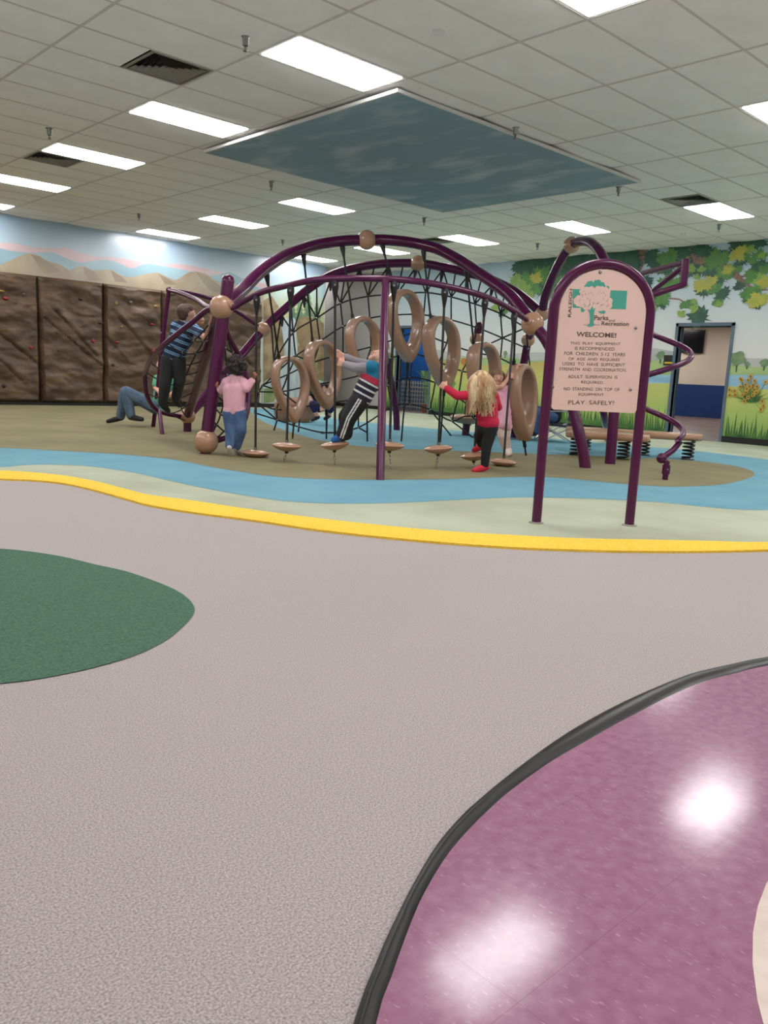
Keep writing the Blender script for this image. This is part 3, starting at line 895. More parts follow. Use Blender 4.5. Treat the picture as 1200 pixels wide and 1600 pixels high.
# ---- remaining walls behind the camera
plainw = mat('plain_wall_paint', (232, 230, 224), rough=0.7)
struct('wall_back', G().box((U_MIN-0.1, V_MIN-0.1, 0), (UR+0.2, V_MIN, CEIL+.1)), plainw)
struct('wall_side', G().box((U_MIN-0.1, V_MIN, 0), (U_MIN, VL+.2, CEIL+.1)), plainw)

# ================================================================== CEILING THINGS
# ---- lights
lens = bpy.data.materials.new('light_lens')
lens.use_nodes = True
nt = lens.node_tree
nt.nodes.remove(nt.nodes['Principled BSDF'])
em = nt.nodes.new('ShaderNodeEmission')
em.inputs['Color'].default_value = (1.0, 0.975, 0.972, 1)
em.inputs['Strength'].default_value = LIGHT
nt.links.new(em.outputs[0], nt.nodes['Material Output'].inputs['Surface'])
whitem = mat('white_enamel', (226, 224, 220), rough=0.4)
lw, lh = TU-0.03, TV-0.03
proto = thing('ceiling_light', (0, 0, 0), 'x', 'light', 'recessed ceiling lights in the tile grid')
obj('lens', G().box((-lw/2+0.03, -lh/2+0.03, -0.008), (lw/2-0.03, lh/2-0.03, 0.01)), lens, proto)
fg = G()
for a in (-1, 1):
    fg.box((-lw/2, a*(lh/2)-(0.03 if a > 0 else 0), -0.002), (lw/2, a*(lh/2)+(0.03 if a < 0 else 0), 0.05))
    fg.box((a*(lw/2)-(0.03 if a > 0 else 0), -lh/2+0.03, -0.002), (a*(lw/2)+(0.03 if a < 0 else 0), lh/2-0.03, 0.05))
obj('frame', fg, whitem, proto)
obj('housing', G().box((-lw/2, -lh/2, 0.012), (lw/2, lh/2, 0.08)), whitem, proto)
first = True
named = {(-1, 0): 'bright ceiling light at the near left corner of the blue sky panel', (-1, 4): 'bright ceiling light left of the blue sky panel beside the near vent', (-1, 8): 'bright ceiling light next to the far left vent',
         (-1, 12): 'ceiling light cut by the left edge of the picture, above the brown climbing wall', (-1, 16): 'sliver of ceiling light against the left edge, touching the mountain mural wall',
         (2, 8): 'ceiling light just beyond the far left corner of the blue sky panel', (2, 12): 'ceiling light midway between the blue sky panel and the mountain wall', (2, 16): 'ceiling light against the mountain mural wall, above the bright glare',
         (5, 16): 'ceiling light low over the waterfall mural, crossed by the near arch', (5, 12): 'ceiling light behind the ball on top of the near arch', (5, 8): 'ceiling light above the right half of the near arch',
         (5, 4): 'ceiling light right above the ball on the far right arch', (5, 0): 'ceiling light beside the vent above the maple mural', (-1, -4): 'ceiling light cut by the top edge of the picture', (2, -4): 'ceiling light cut by the right edge of the picture'}
for (i, j) in sorted(lights):
    c = (GU+(i+0.5)*TU, GV+(j+0.5)*TV, CEIL)
    if c[0] < U_MIN+0.7 or c[1] < V_MIN+0.4 or c[1] > VL:
        if (i, j) not in named:
            continue
    lab = named.get((i, j), 'ceiling light overhead outside the picture')
    if first:
        proto.location = c; proto['label'] = lab; first = False
    else:
        dup_tree(proto, c, lab)
# lights of the far rooms: party room ones unseen, added to brighten it
for k, c in enumerate([(18, 8, 3.19), (22, 11, 3.19), (25, 13, 3.19), (25, 17, 3.19)]):
    dup_tree(proto, c, 'unseen ceiling light added to brighten the party room beyond the doorway')
dup_tree(proto, (13.73, 18.3, CEIL), 'unseen ceiling light added to brighten the corridor behind the mountain wall')  # unseen lamp, added to lift the dark grey corridor wall
for c in ((26.6, 11.0, 3.19), (26.4, 15.0, 3.19)):  # two more unseen lamps added for the cream wall
    dup_tree(proto, c, 'unseen ceiling light added to brighten the party room beyond the doorway')
dup_tree(proto, (15.8, 16.5, 2.9), 'ceiling light of the blue room beyond the net')
struct('ceiling_blue_room', G().box((UR+0.16, 13.0, 2.98), (17.0, 18.7, 3.05)), whitem)

# ---- vents
ventm = mat('vent_metal', (150, 146, 140), rough=0.4, metal=0.3)
vdark = mat('vent_dark', (30, 29, 28), rough=0.9)
def ring_sq(gg, r0, r1, z0, z1):
    V = []
    for r, z in ((r0, z0), (r1, z1)):
        V += [(-r, -r, z), (r, -r, z), (r, r, z), (-r, r, z)]
    gg.add(V, [(k, (k+1) % 4, 4+(k+1) % 4, 4+k) for k in range(4)])
    return gg
vp = thing('ceiling_vent', (0, 0, 0), 'x', 'vent', 'square ceiling air vents')
obj('backing', G().box((-0.285, -0.285, 0.05), (0.285, 0.285, 0.06)), vdark, vp)
fr = G(); ring_sq(fr, 0.30, 0.27, -0.003, -0.008); ring_sq(fr, 0.27, 0.262, -0.008, 0.03)
obj('frame', fr, ventm, vp)
for k in range(5):
    r = 0.25-0.045*k
    lv = G(); ring_sq(lv, r, r-0.032, -0.006, 0.026)
    obj('louver', lv, ventm, vp)
obj('core', G().box((-0.02, -0.02, 0.0), (0.02, 0.02, 0.03)), ventm, vp)
vlab = {(-2, 2): 'square ceiling vent near the top left, between two bright lights', (-1, 9): 'square ceiling vent against the light at the left', (4, 0): 'square ceiling vent above the maple mural', (5, 9): 'square ceiling vent behind the near arch, left of a light'}
for n, (i, j, hf) in enumerate(sorted(vents)):
    c = np.array([GU+(i+(0.25 if hf == 0 else 0.75))*TU, GV+(j+0.5)*TV, CEIL])
    if n == 0:
        vp.location = [float(q) for q in c]; vp['label'] = vlab[(i, j)]
    else:
        dup_tree(vp, c, vlab[(i, j)])
    # half tile beside the vent
    c2 = np.array([GU+(i+(0.75 if hf == 0 else 0.25))*TU, GV+(j+0.5)*TV, CEIL])
    inst(shared('half_tile', tile_mesh(TU/2-0.022, TV-0.022, 0.008), tilem), 'ceiling_tile', c2, ceiling)

# ---- sprinklers
sp = thing('sprinkler', (0, 0, 0), 'x', 'sprinkler', 'ceiling sprinklers')
obj('cup', G().lathe([(0.045, 0.0), (0.042, -0.006), (0.026, -0.02), (0.024, -0.075), (0.018, -0.08)], seg=16), M_STEEL, sp, smooth=True)
obj('frame_arm', G().box((-0.014, -0.003, -0.115), (-0.009, 0.003, -0.078)).box((0.009, -0.003, -0.115), (0.014, 0.003, -0.078)), M_STEEL, sp)
obj('bulb', G().lathe([(0.002, -0.08), (0.004, -0.09), (0.004, -0.105), (0.002, -0.112)], seg=8), mat('sprinkler_bulb', (150, 40, 36), rough=0.2), sp)
obj('deflector', G().lathe([(0.004, -0.112), (0.02, -0.117), (0.02, -0.119), (0.002, -0.12)], seg=12), M_STEEL, sp)
slab = ['sprinkler in front of the large near light at the top', 'sprinkler at the left, above the second row of lights', 'sprinkler over the right edge of the blue sky panel', 'sprinkler at the far right corner of the blue sky panel', 'sprinkler beyond the far left edge of the blue sky panel', 'sprinkler above the mountain mural near the bright glare',
        'sprinkler beyond the far corner of the blue sky panel', 'sprinkler above the left shoulder of the near arch', 'sprinkler above the maple mural right of a light', 'sprinkler left of the far right arch']
for n, (x_, y_) in enumerate([(384, 57), (77, 202), (806, 200), (967, 293), (424, 285), (217, 335), (663, 342), (442, 376), (1124, 352), (840, 382)]):
    r_ = ray(x_, y_-2)
    c = CAM+r_*((CEIL-CAMZ)/r_[2])
    if n == 2 or n == 3:
        c = CAM+r_*((CEIL-0.0-CAMZ)/r_[2])
    if n == 0:
        sp.location = [float(q) for q in c]; sp['label'] = slab[0]
    else:
        dup_tree(sp, c, slab[n])
# ---- detectors
def detector(x_, y_, r_, label, name='smoke_detector'):
    q = ray(x_, y_)
    c = CAM+q*((CEIL-0.01-CAMZ)/q[2]); c[2] = CEIL-0.02
    t = thing(name, c, label, 'detector')
    obj('base', G().lathe([(r_*1.0, 0.016), (r_*1.0, 0.004), (r_*0.95, 0.0)], c, seg=24), M_WHITEPL, t, smooth=True)
    obj('head', G().lathe([(r_*0.8, 0.0), (r_*0.8, -0.012), (r_*0.6, -0.028), (r_*0.3, -0.032)], c, seg=24), M_WHITEPL, t, smooth=True)
detector(685, 45, 0.06, 'round white smoke detector beside the large near light')
detector(192, 304, 0.05, 'small white round detector above the mountain mural')
detector(1068, 364, 0.05, 'small white round detector near the maple mural')

# ---- blue sky panel under the ceiling
skyp = thing('sky_panel', ((PU0+PU1)/2, (PV0+PV1)/2, CEIL-0.06), 'large blue cloud painted panel hung under the ceiling tiles', 'panel')
pm = mat('sky_panel_paint', (130, 160, 176), rough=0.6, var=(192, 204, 210), vscale=2.2, vdetail=12, stretch=(1.0, 0.45, 1), pos=(0.50, 0.72))
obj('painted_board', G().box((PU0, PV0, CEIL-0.057), (PU1, PV1, CEIL-0.035)), pm, skyp)
e = G()
tm = mat('panel_white_trim', (222, 220, 216), rough=0.4)
for a, b, c, d in ((PU0-0.02, PV0-0.02, PU1+0.02, PV0), (PU0-0.02, PV1, PU1+0.02, PV1+0.02), (PU0-0.02, PV0, PU0, PV1), (PU1, PV0, PU1+0.02, PV1)):
    obj('edge_trim', G().box((a, b, CEIL-0.06), (c, d, CEIL-0.029)), tm, skyp)

# ================================================================== WELCOME SIGN
sL, sR = FL(838, 817), FL(983, 821)
sdir = sR-sL; sw_ = np.linalg.norm(sdir); sdir /= sw_
snor = np.array([sdir[1], -sdir[0], 0.0])
if snor @ FH > 0: snor = -snor
smid = (sL+sR)/2
SH = 1.685                         # top of the arch centre line
sign = thing('welcome_sign', smid, 'purple arched post sign with a pink rules board in front of the climber', 'sign')
rad = sw_/2
zc = SH-rad*0.94
path = [sL+[0, 0, -0.03], sL*[1, 1, 0]+[0, 0, 0.5], sL*[1, 1, 0]+[0, 0, zc]]
for k in range(1, 24):
    a = math.pi*k/24
    path.append(smid*[1, 1, 0]-sdir*rad*math.cos(a)+np.array([0, 0, zc+rad*0.94*math.sin(a)]))
path += [sR*[1, 1, 0]+[0, 0, zc], sR*[1, 1, 0]+[0, 0, 0.5], sR+[0, 0, -0.03]]
obj('post_arch', G().tube(path, 0.031, 20), M_PURPLE, sign, smooth=True)
# board: arched plate
bw = rad-0.033
bz0 = 0.775
def S(a, z, o=0.0):
    return smid*[1, 1, 0]+sdir*a+snor*o+np.array([0, 0, z])
out2 = [(-bw+0.02, bz0), (bw-0.02, bz0), (bw-0.006, bz0+0.006), (bw, bz0+0.02)]
zb_ = zc+0.0
rb = bw
for k in range(0, 25):
    a = math.pi*k/24
    out2.append((rb*math.cos(a), zb_+(SH-0.034-zb_)*math.sin(a)))
out2 += [(-bw, bz0+0.02), (-bw+0.006, bz0+0.006)]
gb = G()
n = len(out2)
fr_ = [S(a, z, 0.012) for a, z in out2]
bk_ = [S(a, z, -0.004) for a, z in out2]
gb.add(fr_+bk_, [tuple(range(n)), tuple(range(2*n-1, n-1, -1))]+[(k, (k+1) % n, n+(k+1) % n, n+k) for k in range(n)])
boardm = mat('sign_board_pink', (236, 206, 194), rough=0.45)
board = obj('board', gb, boardm, sign)
PAINT[0] = 0.0
txt_dark = mat('sign_lettering', (92, 78, 66), rough=0.6)
teal = mat('sign_teal', (74, 170, 150), rough=0.5)
signed = (lambda a, z, o: S(a, z, o))
def flat_sign(name, pts2, off, m):
    PAINT[0] += 0.000004; off += PAINT[0]
    return obj(name, G().poly([S(a, z, off) for a, z in pts2]), m, sign)
# pixel on the sign plane -> (a, z)
def sp_(x, y):
    r = ray(x, y)
    p0 = smid*[1, 1, 0]+snor*0.012
    t = ((p0-CAM) @ snor)/(r @ snor)
    X = CAM+r*t
    return ((X-smid) @ sdir, X[2])
SPAN = sdir
def text(body, x0, y0, x1, y1, name='lettering', bold=0.0, m=txt_dark, rot=0.0, shear=0.0, height=None, off=0.0135):
    """lettering whose lower left and lower right corners fall on the two given pixels"""
    cu = bpy.data.curves.new(name, 'FONT')
    cu.body = body
    cu.size = 1.0
    cu.offset = bold
    cu.shear = shear
    cu.resolution_u = 3
    tmp = bpy.data.objects.new('tmp_text', cu)
    COL.objects.link(tmp)
    dg = bpy.context.evaluated_depsgraph_get()
    me = bpy.data.meshes.new_from_object(tmp.evaluated_get(dg))
    bpy.data.objects.remove(tmp)
    bpy.data.curves.remove(cu)
    vs_ = np.array([v.co[:] for v in me.vertices])
    mn, mx2 = vs_.min(0), vs_.max(0)
    a0, z0 = sp_(x0, y0); a1, z1 = sp_(x1, y1)
    L = math.hypot(a1-a0, z1-z0)
    ux, uz = (a1-a0)/L, (z1-z0)/L
    sx = L/(mx2[0]-mn[0])
    sy = sx if height is None else height/(mx2[1]-mn[1] if not any(c in body for c in ',') else mx2[1])
    gg = G()
    V = []
    for v in vs_:
        a, b = (v[0]-mn[0])*sx, v[1]*sy
        V.append(S(a0+a*ux-b*uz, z0+a*uz+b*ux, off))
    gg.add(V, [tuple(p.vertices) for p in me.polygons])
    bpy.data.meshes.remove(me)
    return obj(name, gg, m, sign)
def zsg(X, Y):
    return 860+X/6.4, 400+Y/6.4
def line(body, X0, Y0, X1, Y1, h, **k):
    text(body, *zsg(X0, Y0), *zsg(X1, Y1), height=h, **k)
line('WELCOME!', 258, 803, 657, 816, 0.0295, bold=0.022)
line('THIS  PLAY  EQUIPMENT', 200, 884, 700, 893, 0.0195)
line('IS RECOMMENDED', 243, 938, 640, 946, 0.0195)
line('FOR  CHILDREN  5-12  YEARS', 137, 988, 745, 1002, 0.0195)
line('OF  AGE  AND  REQUIRES', 180, 1041, 690, 1051, 0.0195)
line('USERS  TO  HAVE  SUFFICIENT', 120, 1092, 742, 1106, 0.0195)
line('STRENGTH  AND  COORDINATION.', 88, 1145, 760, 1158, 0.0195)
line('ADULT  SUPERVISION  IS', 175, 1221, 668, 1228, 0.0195)
line('REQUIRED.', 306, 1273, 532, 1279, 0.0195)
line('NO  STANDING  ON  TOP  OF', 134, 1342, 690, 1352, 0.0195)
line('EQUIPMENT.', 280, 1395, 540, 1401, 0.0195)
line('PLAY  SAFELY!', 178, 1484, 632, 1490, 0.0265)
text('RALEIGH', *zsg(205, 612), *zsg(222, 330), height=0.0215, bold=0.012)
line('Parks', 437, 640, 578, 640, 0.029, bold=0.016)
line('and', 580, 655, 640, 658, 0.0145, bold=0.01)
line('Recreation', 510, 692, 783, 699, 0.025, bold=0.016)
# logo: teal field, pale crown with flecks, trunk
def zp(X, Y):
    return sp_(*zsg(X, Y))
flat_sign('logo_field', [zp(*q) for q in [(222, 330), (768, 348), (755, 533), (222, 518)]], 0.0132, teal)
def blobs(cs, off, m, name):
    for X, Y, r in cs:
        c = zp(X, Y)
        rr = r/6.4*5.25/FPX
        flat_sign(name, [(c[0]+rr*(1+0.08*math.sin(7*t+X))*math.cos(t), c[1]+rr*(1+0.08*math.sin(7*t+X))*math.sin(t)) for t in np.linspace(0, 2*math.pi, 29)[:-1]], off, m)
blobs([(400, 300, 48), (470, 290, 50), (510, 300, 38), (370, 310, 32), (570, 318, 18)], 0.0130, teal, 'logo_foliage')
blobs([(345, 365, 55), (300, 450, 58), (400, 380, 70), (420, 460, 85), (490, 380, 75), (545, 370, 55), (545, 470, 75), (480, 470, 80), (360, 480, 55), (270, 450, 40), (590, 450, 30)], 0.0137, boardm, 'logo_crown')
rl = random.Random(5)
for k in range(46):
    X, Y = 290+rl.random()*290, 345+rl.random()*165
    c = zp(X, Y); a = rl.uniform(0.4, 2.4); l_ = 0.005+0.005*rl.random(); t_ = 0.0016
    ca, sa = math.cos(a), math.sin(a)
    flat_sign('logo_fleck', [(c[0]+ca*l_, c[1]+sa*l_), (c[0]-sa*t_, c[1]+ca*t_), (c[0]-ca*l_, c[1]-sa*l_), (c[0]+sa*t_, c[1]-ca*t_)], 0.0142, txt_dark if k % 3 else teal)
flat_sign('logo_trunk', [zp(*q) for q in [(368, 530), (392, 545), (402, 528), (415, 500), (428, 520), (425, 535), (452, 515), (440, 545), (432, 600), (430, 670), (440, 688), (415, 705), (372, 706), (366, 690), (392, 675), (396, 600), (388, 560)]], 0.0144, teal)
blobs([(323, 540, 20), (508, 545, 30), (530, 555, 22)], 0.0131, teal, 'logo_foliage')
flat_sign('logo_ground_line', [zp(*q) for q in [(330, 686), (490, 688), (490, 691), (330, 689)]], 0.0139, txt_dark)
for X, Y in ((497, 163), (55, 697), (852, 720), (20, 1310), (800, 1335)):
    c = zp(X, Y)
    obj('bolt', G().lathe([(0.011, 0.0), (0.010, 0.005), (0.006, 0.009)], S(c[0], c[1], 0.012), snor, 12), M_STEEL, sign, smooth=True)
for q in (sL, sR):
    obj('footing_ring', G().lathe([(0.05, -0.002), (0.046, 0.006), (0.033, 0.009)], q, seg=20), mat('grey_footing', (150, 146, 134), rough=0.8), sign, smooth=True)

# ================================================================== CLIMBING FRAME
A_ = P(346, 480, 8.5); A_base = P(322, 690, 8.44); A_cap = P(356, 440, 8.55)
B_ = P(293, 650, 11.2)
Rb = P(832, 506, 9.35)
C_ = P(411, 515, 12.5)
R2 = P(847, 490, 12.3)
frame = thing('climbing_frame', [A_base[0], A_base[1], ISL], 'dark purple tubular climbing frame with tan ball joints and tall arches', 'play equipment')
def ftube(name, pts, r, n=8, seg=16, label=None):
    o = obj(name, G().tube(spline(pts, n) if len(pts) > 2 else pts, r, seg), M_PURPLE, frame, smooth=True)
    if label: o['label'] = label
    return o
def fball(c, r, stubs=(), label=None):
    """tan ball joint with short sockets towards its tubes"""
    b = obj('joint_ball', G().ball(c, r, 28, 18), M_TAN, frame, smooth=True)
    for t, tr in stubs:
        d = np.asarray(t, float)-c; d /= np.linalg.norm(d)
        obj('socket', G().lathe([(tr*1.3, r*0.80), (tr*1.25, r*1.05), (tr*1.08, r*1.10)], c, d, 18), M_TAN, b, smooth=True)
    return b
BT = 0.066
ftube('mast', [A_base, A_cap], BT)
obj('mast_cap', G().lathe([(BT, 0), (BT*0.98, 0.02), (BT*0.8, 0.05), (BT*0.45, 0.066), (0.01, 0.07)], A_cap, A_cap-A_base, 18), M_PURPLE, frame, smooth=True)
ftube('mast_foot', [np.array([A_base[0]-0.005, A_base[1], ISL-0.02]), A_base], 0.055)
ftube('mast_foot', [np.array([B_[0], B_[1], ISL-0.02]), B_], 0.055)
ftube('mast', [B_, A_], 0.06)
arch1 = [A_, P(366, 464, 8.85), P(382, 450, 9.3), P(400, 431.5, 9.65), P(420, 415.5, 10.0), P(445, 400, 10.4), P(470, 390, 10.7), P(497, 382, 10.95), P(535, 376.5, 11.15), P(573, 375, 11.25), P(603, 375, 11.27), P(642, 379, 11.22), P(680, 388, 11.05), P(702, 398, 10.9), P(725, 411, 10.65), P(750, 428, 10.35), P(775, 445, 10.05), P(802, 467, 9.75), Rb]
ftube('arch_tube', arch1, 0.070, 6, 18, 'near tall arch')
rail = [A_+[0, 0, 0], P(365, 480, 8.46), P(380, 471, 8.42), P(406, 457.5, 8.3), P(432, 450, 8.15), P(459, 443.6, 8.05), P(485, 438.6, 7.98), P(511, 436, 7.93), P(537, 435.3, 7.88), P(564, 435, 7.83), P(603, 435.7, 7.8), P(642, 438.5, 7.85), P(680, 444, 7.98), P(725, 454, 8.2), P(750, 461, 8.35), P(775, 470.5, 8.55), P(800, 484, 8.85), P(822, 499, 9.2)]
ftube('hanging_rail', rail, 0.031, 6, 14, 'thin curved rail the pods hang from')
railp = np.array(spline(rail, 6))
rail_px = np.array([px(q) for q in railp])
cp_b, cp_t = FL(594, 750), P(602, 438, 7.8)
ftube('support_post', [cp_b-[0, 0, .02], cp_t], 0.037, label='straight thin post under the front rail')
arch2 = [B_, P(318, 622, 11.45), P(345, 590, 11.8), P(372, 561, 12.1), P(393, 537, 12.35), C_, P(428, 498, 12.6), P(447, 481, 12.7), P(470, 461, 12.8), P(490, 446, 12.88), P(512, 432, 12.93), P(537, 423, 12.97), P(564, 417, 13.0), P(600, 412, 13.0), P(653, 411.5, 13.0), P(690, 417, 12.95), P(730, 426, 12.85), P(770, 438, 12.75), P(810, 459, 12.5), R2]
ftube('arch_tube', arch2, 0.066, 6, 18, 'far tall arch')
arch3 = [R2, P(852, 463, 12.1), P(862, 436, 11.9), P(876, 407, 11.6), P(893, 383, 11.3), P(912, 377, 10.95), P(928, 383, 10.6), P(943, 405, 10.25), P(955, 450, 9.95), P(963, 520, 9.7), P(963, 590, 9.6), P(959, 650, 9.52), FL(953, 725)-[0, 0, .02]]
ftube('arch_tube', arch3, 0.062, 6, 18, 'right hand arch behind the sign')
ftube('leg', [Rb, P(852, 530, 9.25), P(872, 570, 9.15), P(890, 620, 9.05), P(902, 665, 8.97), P(911, 705, 8.92), FL(915, 731)-[0, 0, .02]], 0.062, 6, 18)
D_t, D_b = P(745, 530, 13.0), FL(727, 680)
ftube('mast', [D_b-[0, 0, .02], D_t, P(749, 509, 12.98)], 0.06)
obj('mast_cap', G().ball(P(749, 509, 12.98), 0.062), M_PURPLE, frame, smooth=True)
F_t, F_b = P(825, 531, 12.9), FL(803, 684)
ftube('mast', [F_b-[0, 0, .02], P(815, 590, 13.0), F_t], 0.06, 6)
ftube('mast', [F_t, R2], 0.055)
E_t = P(599, 540, 13.4)
ftube('leg', [E_t, P(606, 575, 13.5), P(614, 610, 13.55), P(619, 645, 13.6), FL(620, 672)-[0, 0, .02]], 0.055, 6)
ftube('leg', [P(915, 540, 11.6), P(935, 610, 11.65), P(945, 655, 11.7), FL(950, 688)-[0, 0, .02]], 0.05, 6)
# thin pipes at the left
K_ = P(264, 453, 11.3)
ftube('bracing_pipe', [FL(239, 667)-[0, 0, .02], P(246, 612, 11.55), P(254, 535, 11.4), K_], 0.03, 5, 12)
obj('pipe_elbow', G().ball(K_, 0.042), M_PURPLE, frame, smooth=True)
obj('pipe_coupling', G().tube([P(253, 545, 11.42), P(255.5, 520, 11.38)], 0.037, 14), M_PURPLE, frame, smooth=True)
ftube('bracing_pipe', [K_, P(285, 459, 10.8), P(308, 469, 10.0), P(325, 480, 9.0), A_], 0.03, 6, 12)
ftube('bracing_pipe', [K_, P(300, 459, 11.6), P(335, 469, 11.9), P(370, 487, 12.2), C_], 0.028, 6, 12)
curveL = [A_, P(325, 484, 8.75), P(301, 503, 8.9), P(278, 521, 9.1), P(254, 541, 9.4), P(236, 562, 9.85), P(228, 582, 10.3), P(227, 600, 10.45), P(230, 618, 10.6), P(239, 635, 10.8), P(255, 645, 10.95), P(280, 650, 11.1), B_]
ftube('loop_pipe', curveL, 0.031, 6, 14)
ftube('leg', [P(249, 642, 10.85), FL(254, 679)-[0, 0, .02]], 0.028)
curveR = [A_, P(353, 516, 8.65), P(363, 537, 8.8), P(373, 556, 8.92), P(383, 583, 9.0), P(388, 610, 9.0), P(387, 635, 8.95), P(380, 660, 8.85), P(362, 679, 8.65), P(340, 688, 8.5), A_base]
ftube('loop_pipe', curveR, 0.031, 6, 14)
fball(A_, 0.122, [(rail[3], 0.034), (curveL[2], 0.034), (curveR[2], 0.034), (P(308, 469, 10.0), 0.03)])
fball(A_base, 0.126)
fball(B_, 0.108, [(curveL[-2], 0.034)])
fball(arch1[9], 0.128)
fball(Rb, 0.128, [(rail[-2], 0.034)])
fball(C_, 0.112)
fball(arch2[14], 0.122)
fball(R2, 0.11)
fball(arch3[4], 0.108)
fball(D_t, 0.11)
fball(F_t, 0.105)
fball(E_t, 0.1)
# corkscrew climber on the right
ax0 = P(1026, 548, 8.35)
axis = np.array([ax0[0], ax0[1], 0.0])
hel = []
RHX = 0.335
for k in range(-57, 83):
    th = math.radians(k*5)
    z = 1.315-0.77*(th/(2*math.pi))
    hel.append(axis+RHX*(math.cos(th)*RH-math.sin(th)*FH)+np.array([0, 0, z]))
bl_ = P(1034, 716, 8.1)
hel = hel+[P(1063, 690, 8.13), P(1052, 703, 8.1), bl_]
cork = thing('corkscrew_climber', FL(1039, 750), 'purple corkscrew climbing pipe to the right of the sign', 'play equipment')
obj('spiral_pipe', G().tube(hel, 0.029, 14), M_PURPLE, cork, smooth=True)
obj('end_ball', G().ball(bl_, 0.052), M_PURPLE, cork, smooth=True)
bb = FL(1039, 750)
obj('base_post', G().tube([bb-[0, 0, .02], bb+[0, 0, 0.19]], 0.028, 14), M_PURPLE, cork, smooth=True)
obj('base_clamp', G().tube([bb+[0, 0, 0.06], bb+[0, 0, 0.15]], 0.039, 16), M_PURPLE, cork, smooth=True)
obj('base_link', G().tube([bb+[0, 0, 0.18], bl_], 0.024, 12), M_PURPLE, cork, smooth=True)
obj('clamp_bolt', G().lathe([(0.01, 0), (0.009, 0.008)], bb+[0, 0, .11]-FH*0.038, -FH, 10), M_STEEL, cork)
ht = hel[0]
tp = ht+np.array([0, 0, 0.24])
obj('top_coupling', G().tube([ht+[0, 0, -0.01], tp], 0.036, 16), M_PURPLE, cork, smooth=True)
obj('coupling_band', G().tube([ht+[0, 0, 0.1], ht+[0, 0, 0.12]], 0.041, 16), M_PURPLE, cork, smooth=True)
obj('tie_bar', G().tube([tp+[0, 0, -.03], P(955, 440, 9.95)], 0.028, 12), M_PURPLE, cork, smooth=True)
obj('tie_bar', G().tube([tp+[0, 0, -.06], P(962, 500, 9.72)], 0.028, 12), M_PURPLE, cork, smooth=True)

# ---- nets
def net(name, label, c0, c1, n_across, longs, bulge=0.0, r=0.0085, clamp=True, diag=False):
    """rope net between two curves: cross ropes, lengthwise ropes, clamps where they meet"""
    a, b = resample(c0, n_across), resample(c1, n_across)
    org = (a.mean(0)+b.mean(0))/2
    org[2] = min(a[:, 2].min(), b[:, 2].min())
    t = thing(name, org, label, 'rope net')
    def pt(i, s):
        i0 = int(min(max(math.floor(i), 0), n_across-2)); f_ = i-i0
        p, q = a[i0]*(1-f_)+a[i0+1]*f_, b[i0]*(1-f_)+b[i0+1]*f_
        return p*(1-s)+q*s+np.array([0, 0, -bulge*math.sin(math.pi*s)])
    nodes = []
    if not diag:
        for i in range(1, n_across-1):
            obj('rope', G().tube([pt(i, s) for s in np.linspace(0, 1, 7)], r, 6), M_ROPE, t, smooth=True)
    else:
        for i in range(1, n_across-1):
            obj('rope', G().tube([pt(min(i+(0.5 if k % 2 else -0.5)*0.9, n_across-1), s) for k, s in enumerate([0]+longs+[1])], r, 6), M_ROPE, t, smooth=True)
    for s in longs:
        obj('rope', G().tube([pt(i, s)+np.array([0, 0, -0.012*abs(math.sin(i*math.pi))]) for i in np.arange(0, n_across-0.99, 0.5)], r, 6), M_ROPE, t, smooth=True)
        nodes += [pt(i, s) for i in range(1, n_across-1)]
    if clamp:
        cg = G()
        for q in nodes:
            cg.ball(q, r*1.75, 8, 6)
        obj('rope_clamps', cg, M_STEEL, t, kind='stuff')
    return t
tubeB = [B_*(1-t)+A_*t for t in np.linspace(0.08, 0.9, 12)]
cl = spline(curveL[::-1], 6)
net('loop_net', 'black rope net inside the left pipe loop under the boy in stripes', tubeB, cl[4:-8], 9, [0.3, 0.62], bulge=0.10)
mastA = [A_base*(1-t)+A_*t for t in np.linspace(0.1, 0.85, 12)]
cr_ = spline(curveR[::-1], 6)
net('loop_net', 'black rope net between the near mast and the right pipe loop', mastA, cr_[6:-12], 9, [0.35, 0.7], bulge=0.02)
# large net below the far arch: drawn as rows of knots, top row on the arch, bottom row near the ground
rows = [
    [(424, 505), (455, 478), (495, 446), (540, 425), (585, 416), (630, 414), (672, 418), (712, 424), (752, 436), (790, 452), (822, 472)],
    [(428, 565), (458, 520), (495, 497), (532, 474), (575, 463), (620, 460), (665, 457), (705, 464), (742, 475), (782, 490), (822, 512)],
    [(424, 590), (462, 556), (500, 533), (536, 510), (578, 497), (620, 492), (662, 492), (705, 500), (745, 512), (785, 528), (825, 545)],
    [(410, 602), (450, 585), (490, 566), (536, 553), (580, 542), (618, 530), (652, 520), (698, 536), (738, 550), (782, 560), (830, 588)],
    [(404, 612), (440, 612), (478, 604), (520, 596), (566, 585), (610, 560), (646, 553), (686, 566), (722, 580), (770, 590), (832, 612)],
    [(400, 628), (432, 640), (470, 636), (512, 630), (560, 622), (606, 602), (640, 590), (680, 598), (716, 622), (752, 640), (828, 640)],
    [(398, 645), (433, 656), (467, 667), (510, 676), (560, 668), (612, 636), (640, 632), (672, 640), (706, 658), (736, 650), (812, 672)],
]
rd = [[12.6, 12.75, 12.88, 12.98, 13.0, 13.0, 13.0, 12.95, 12.85, 12.7, 12.45]]
for k in range(1, 7):
    t = k/6
    rd.append([12.4*(1-t)+12.3*t, 12.6*(1-t)+12.2*t, 12.8*(1-t)+12.15*t, 12.9*(1-t)+12.1*t, 12.95*(1-t)+12.2*t, 13*(1-t)+12.5*t, 13*(1-t)+12.7*t, 12.95*(1-t)+12.8*t, 12.85*(1-t)+12.8*t, 12.75*(1-t)+12.8*t, 12.5*(1-t)+12.8*t])
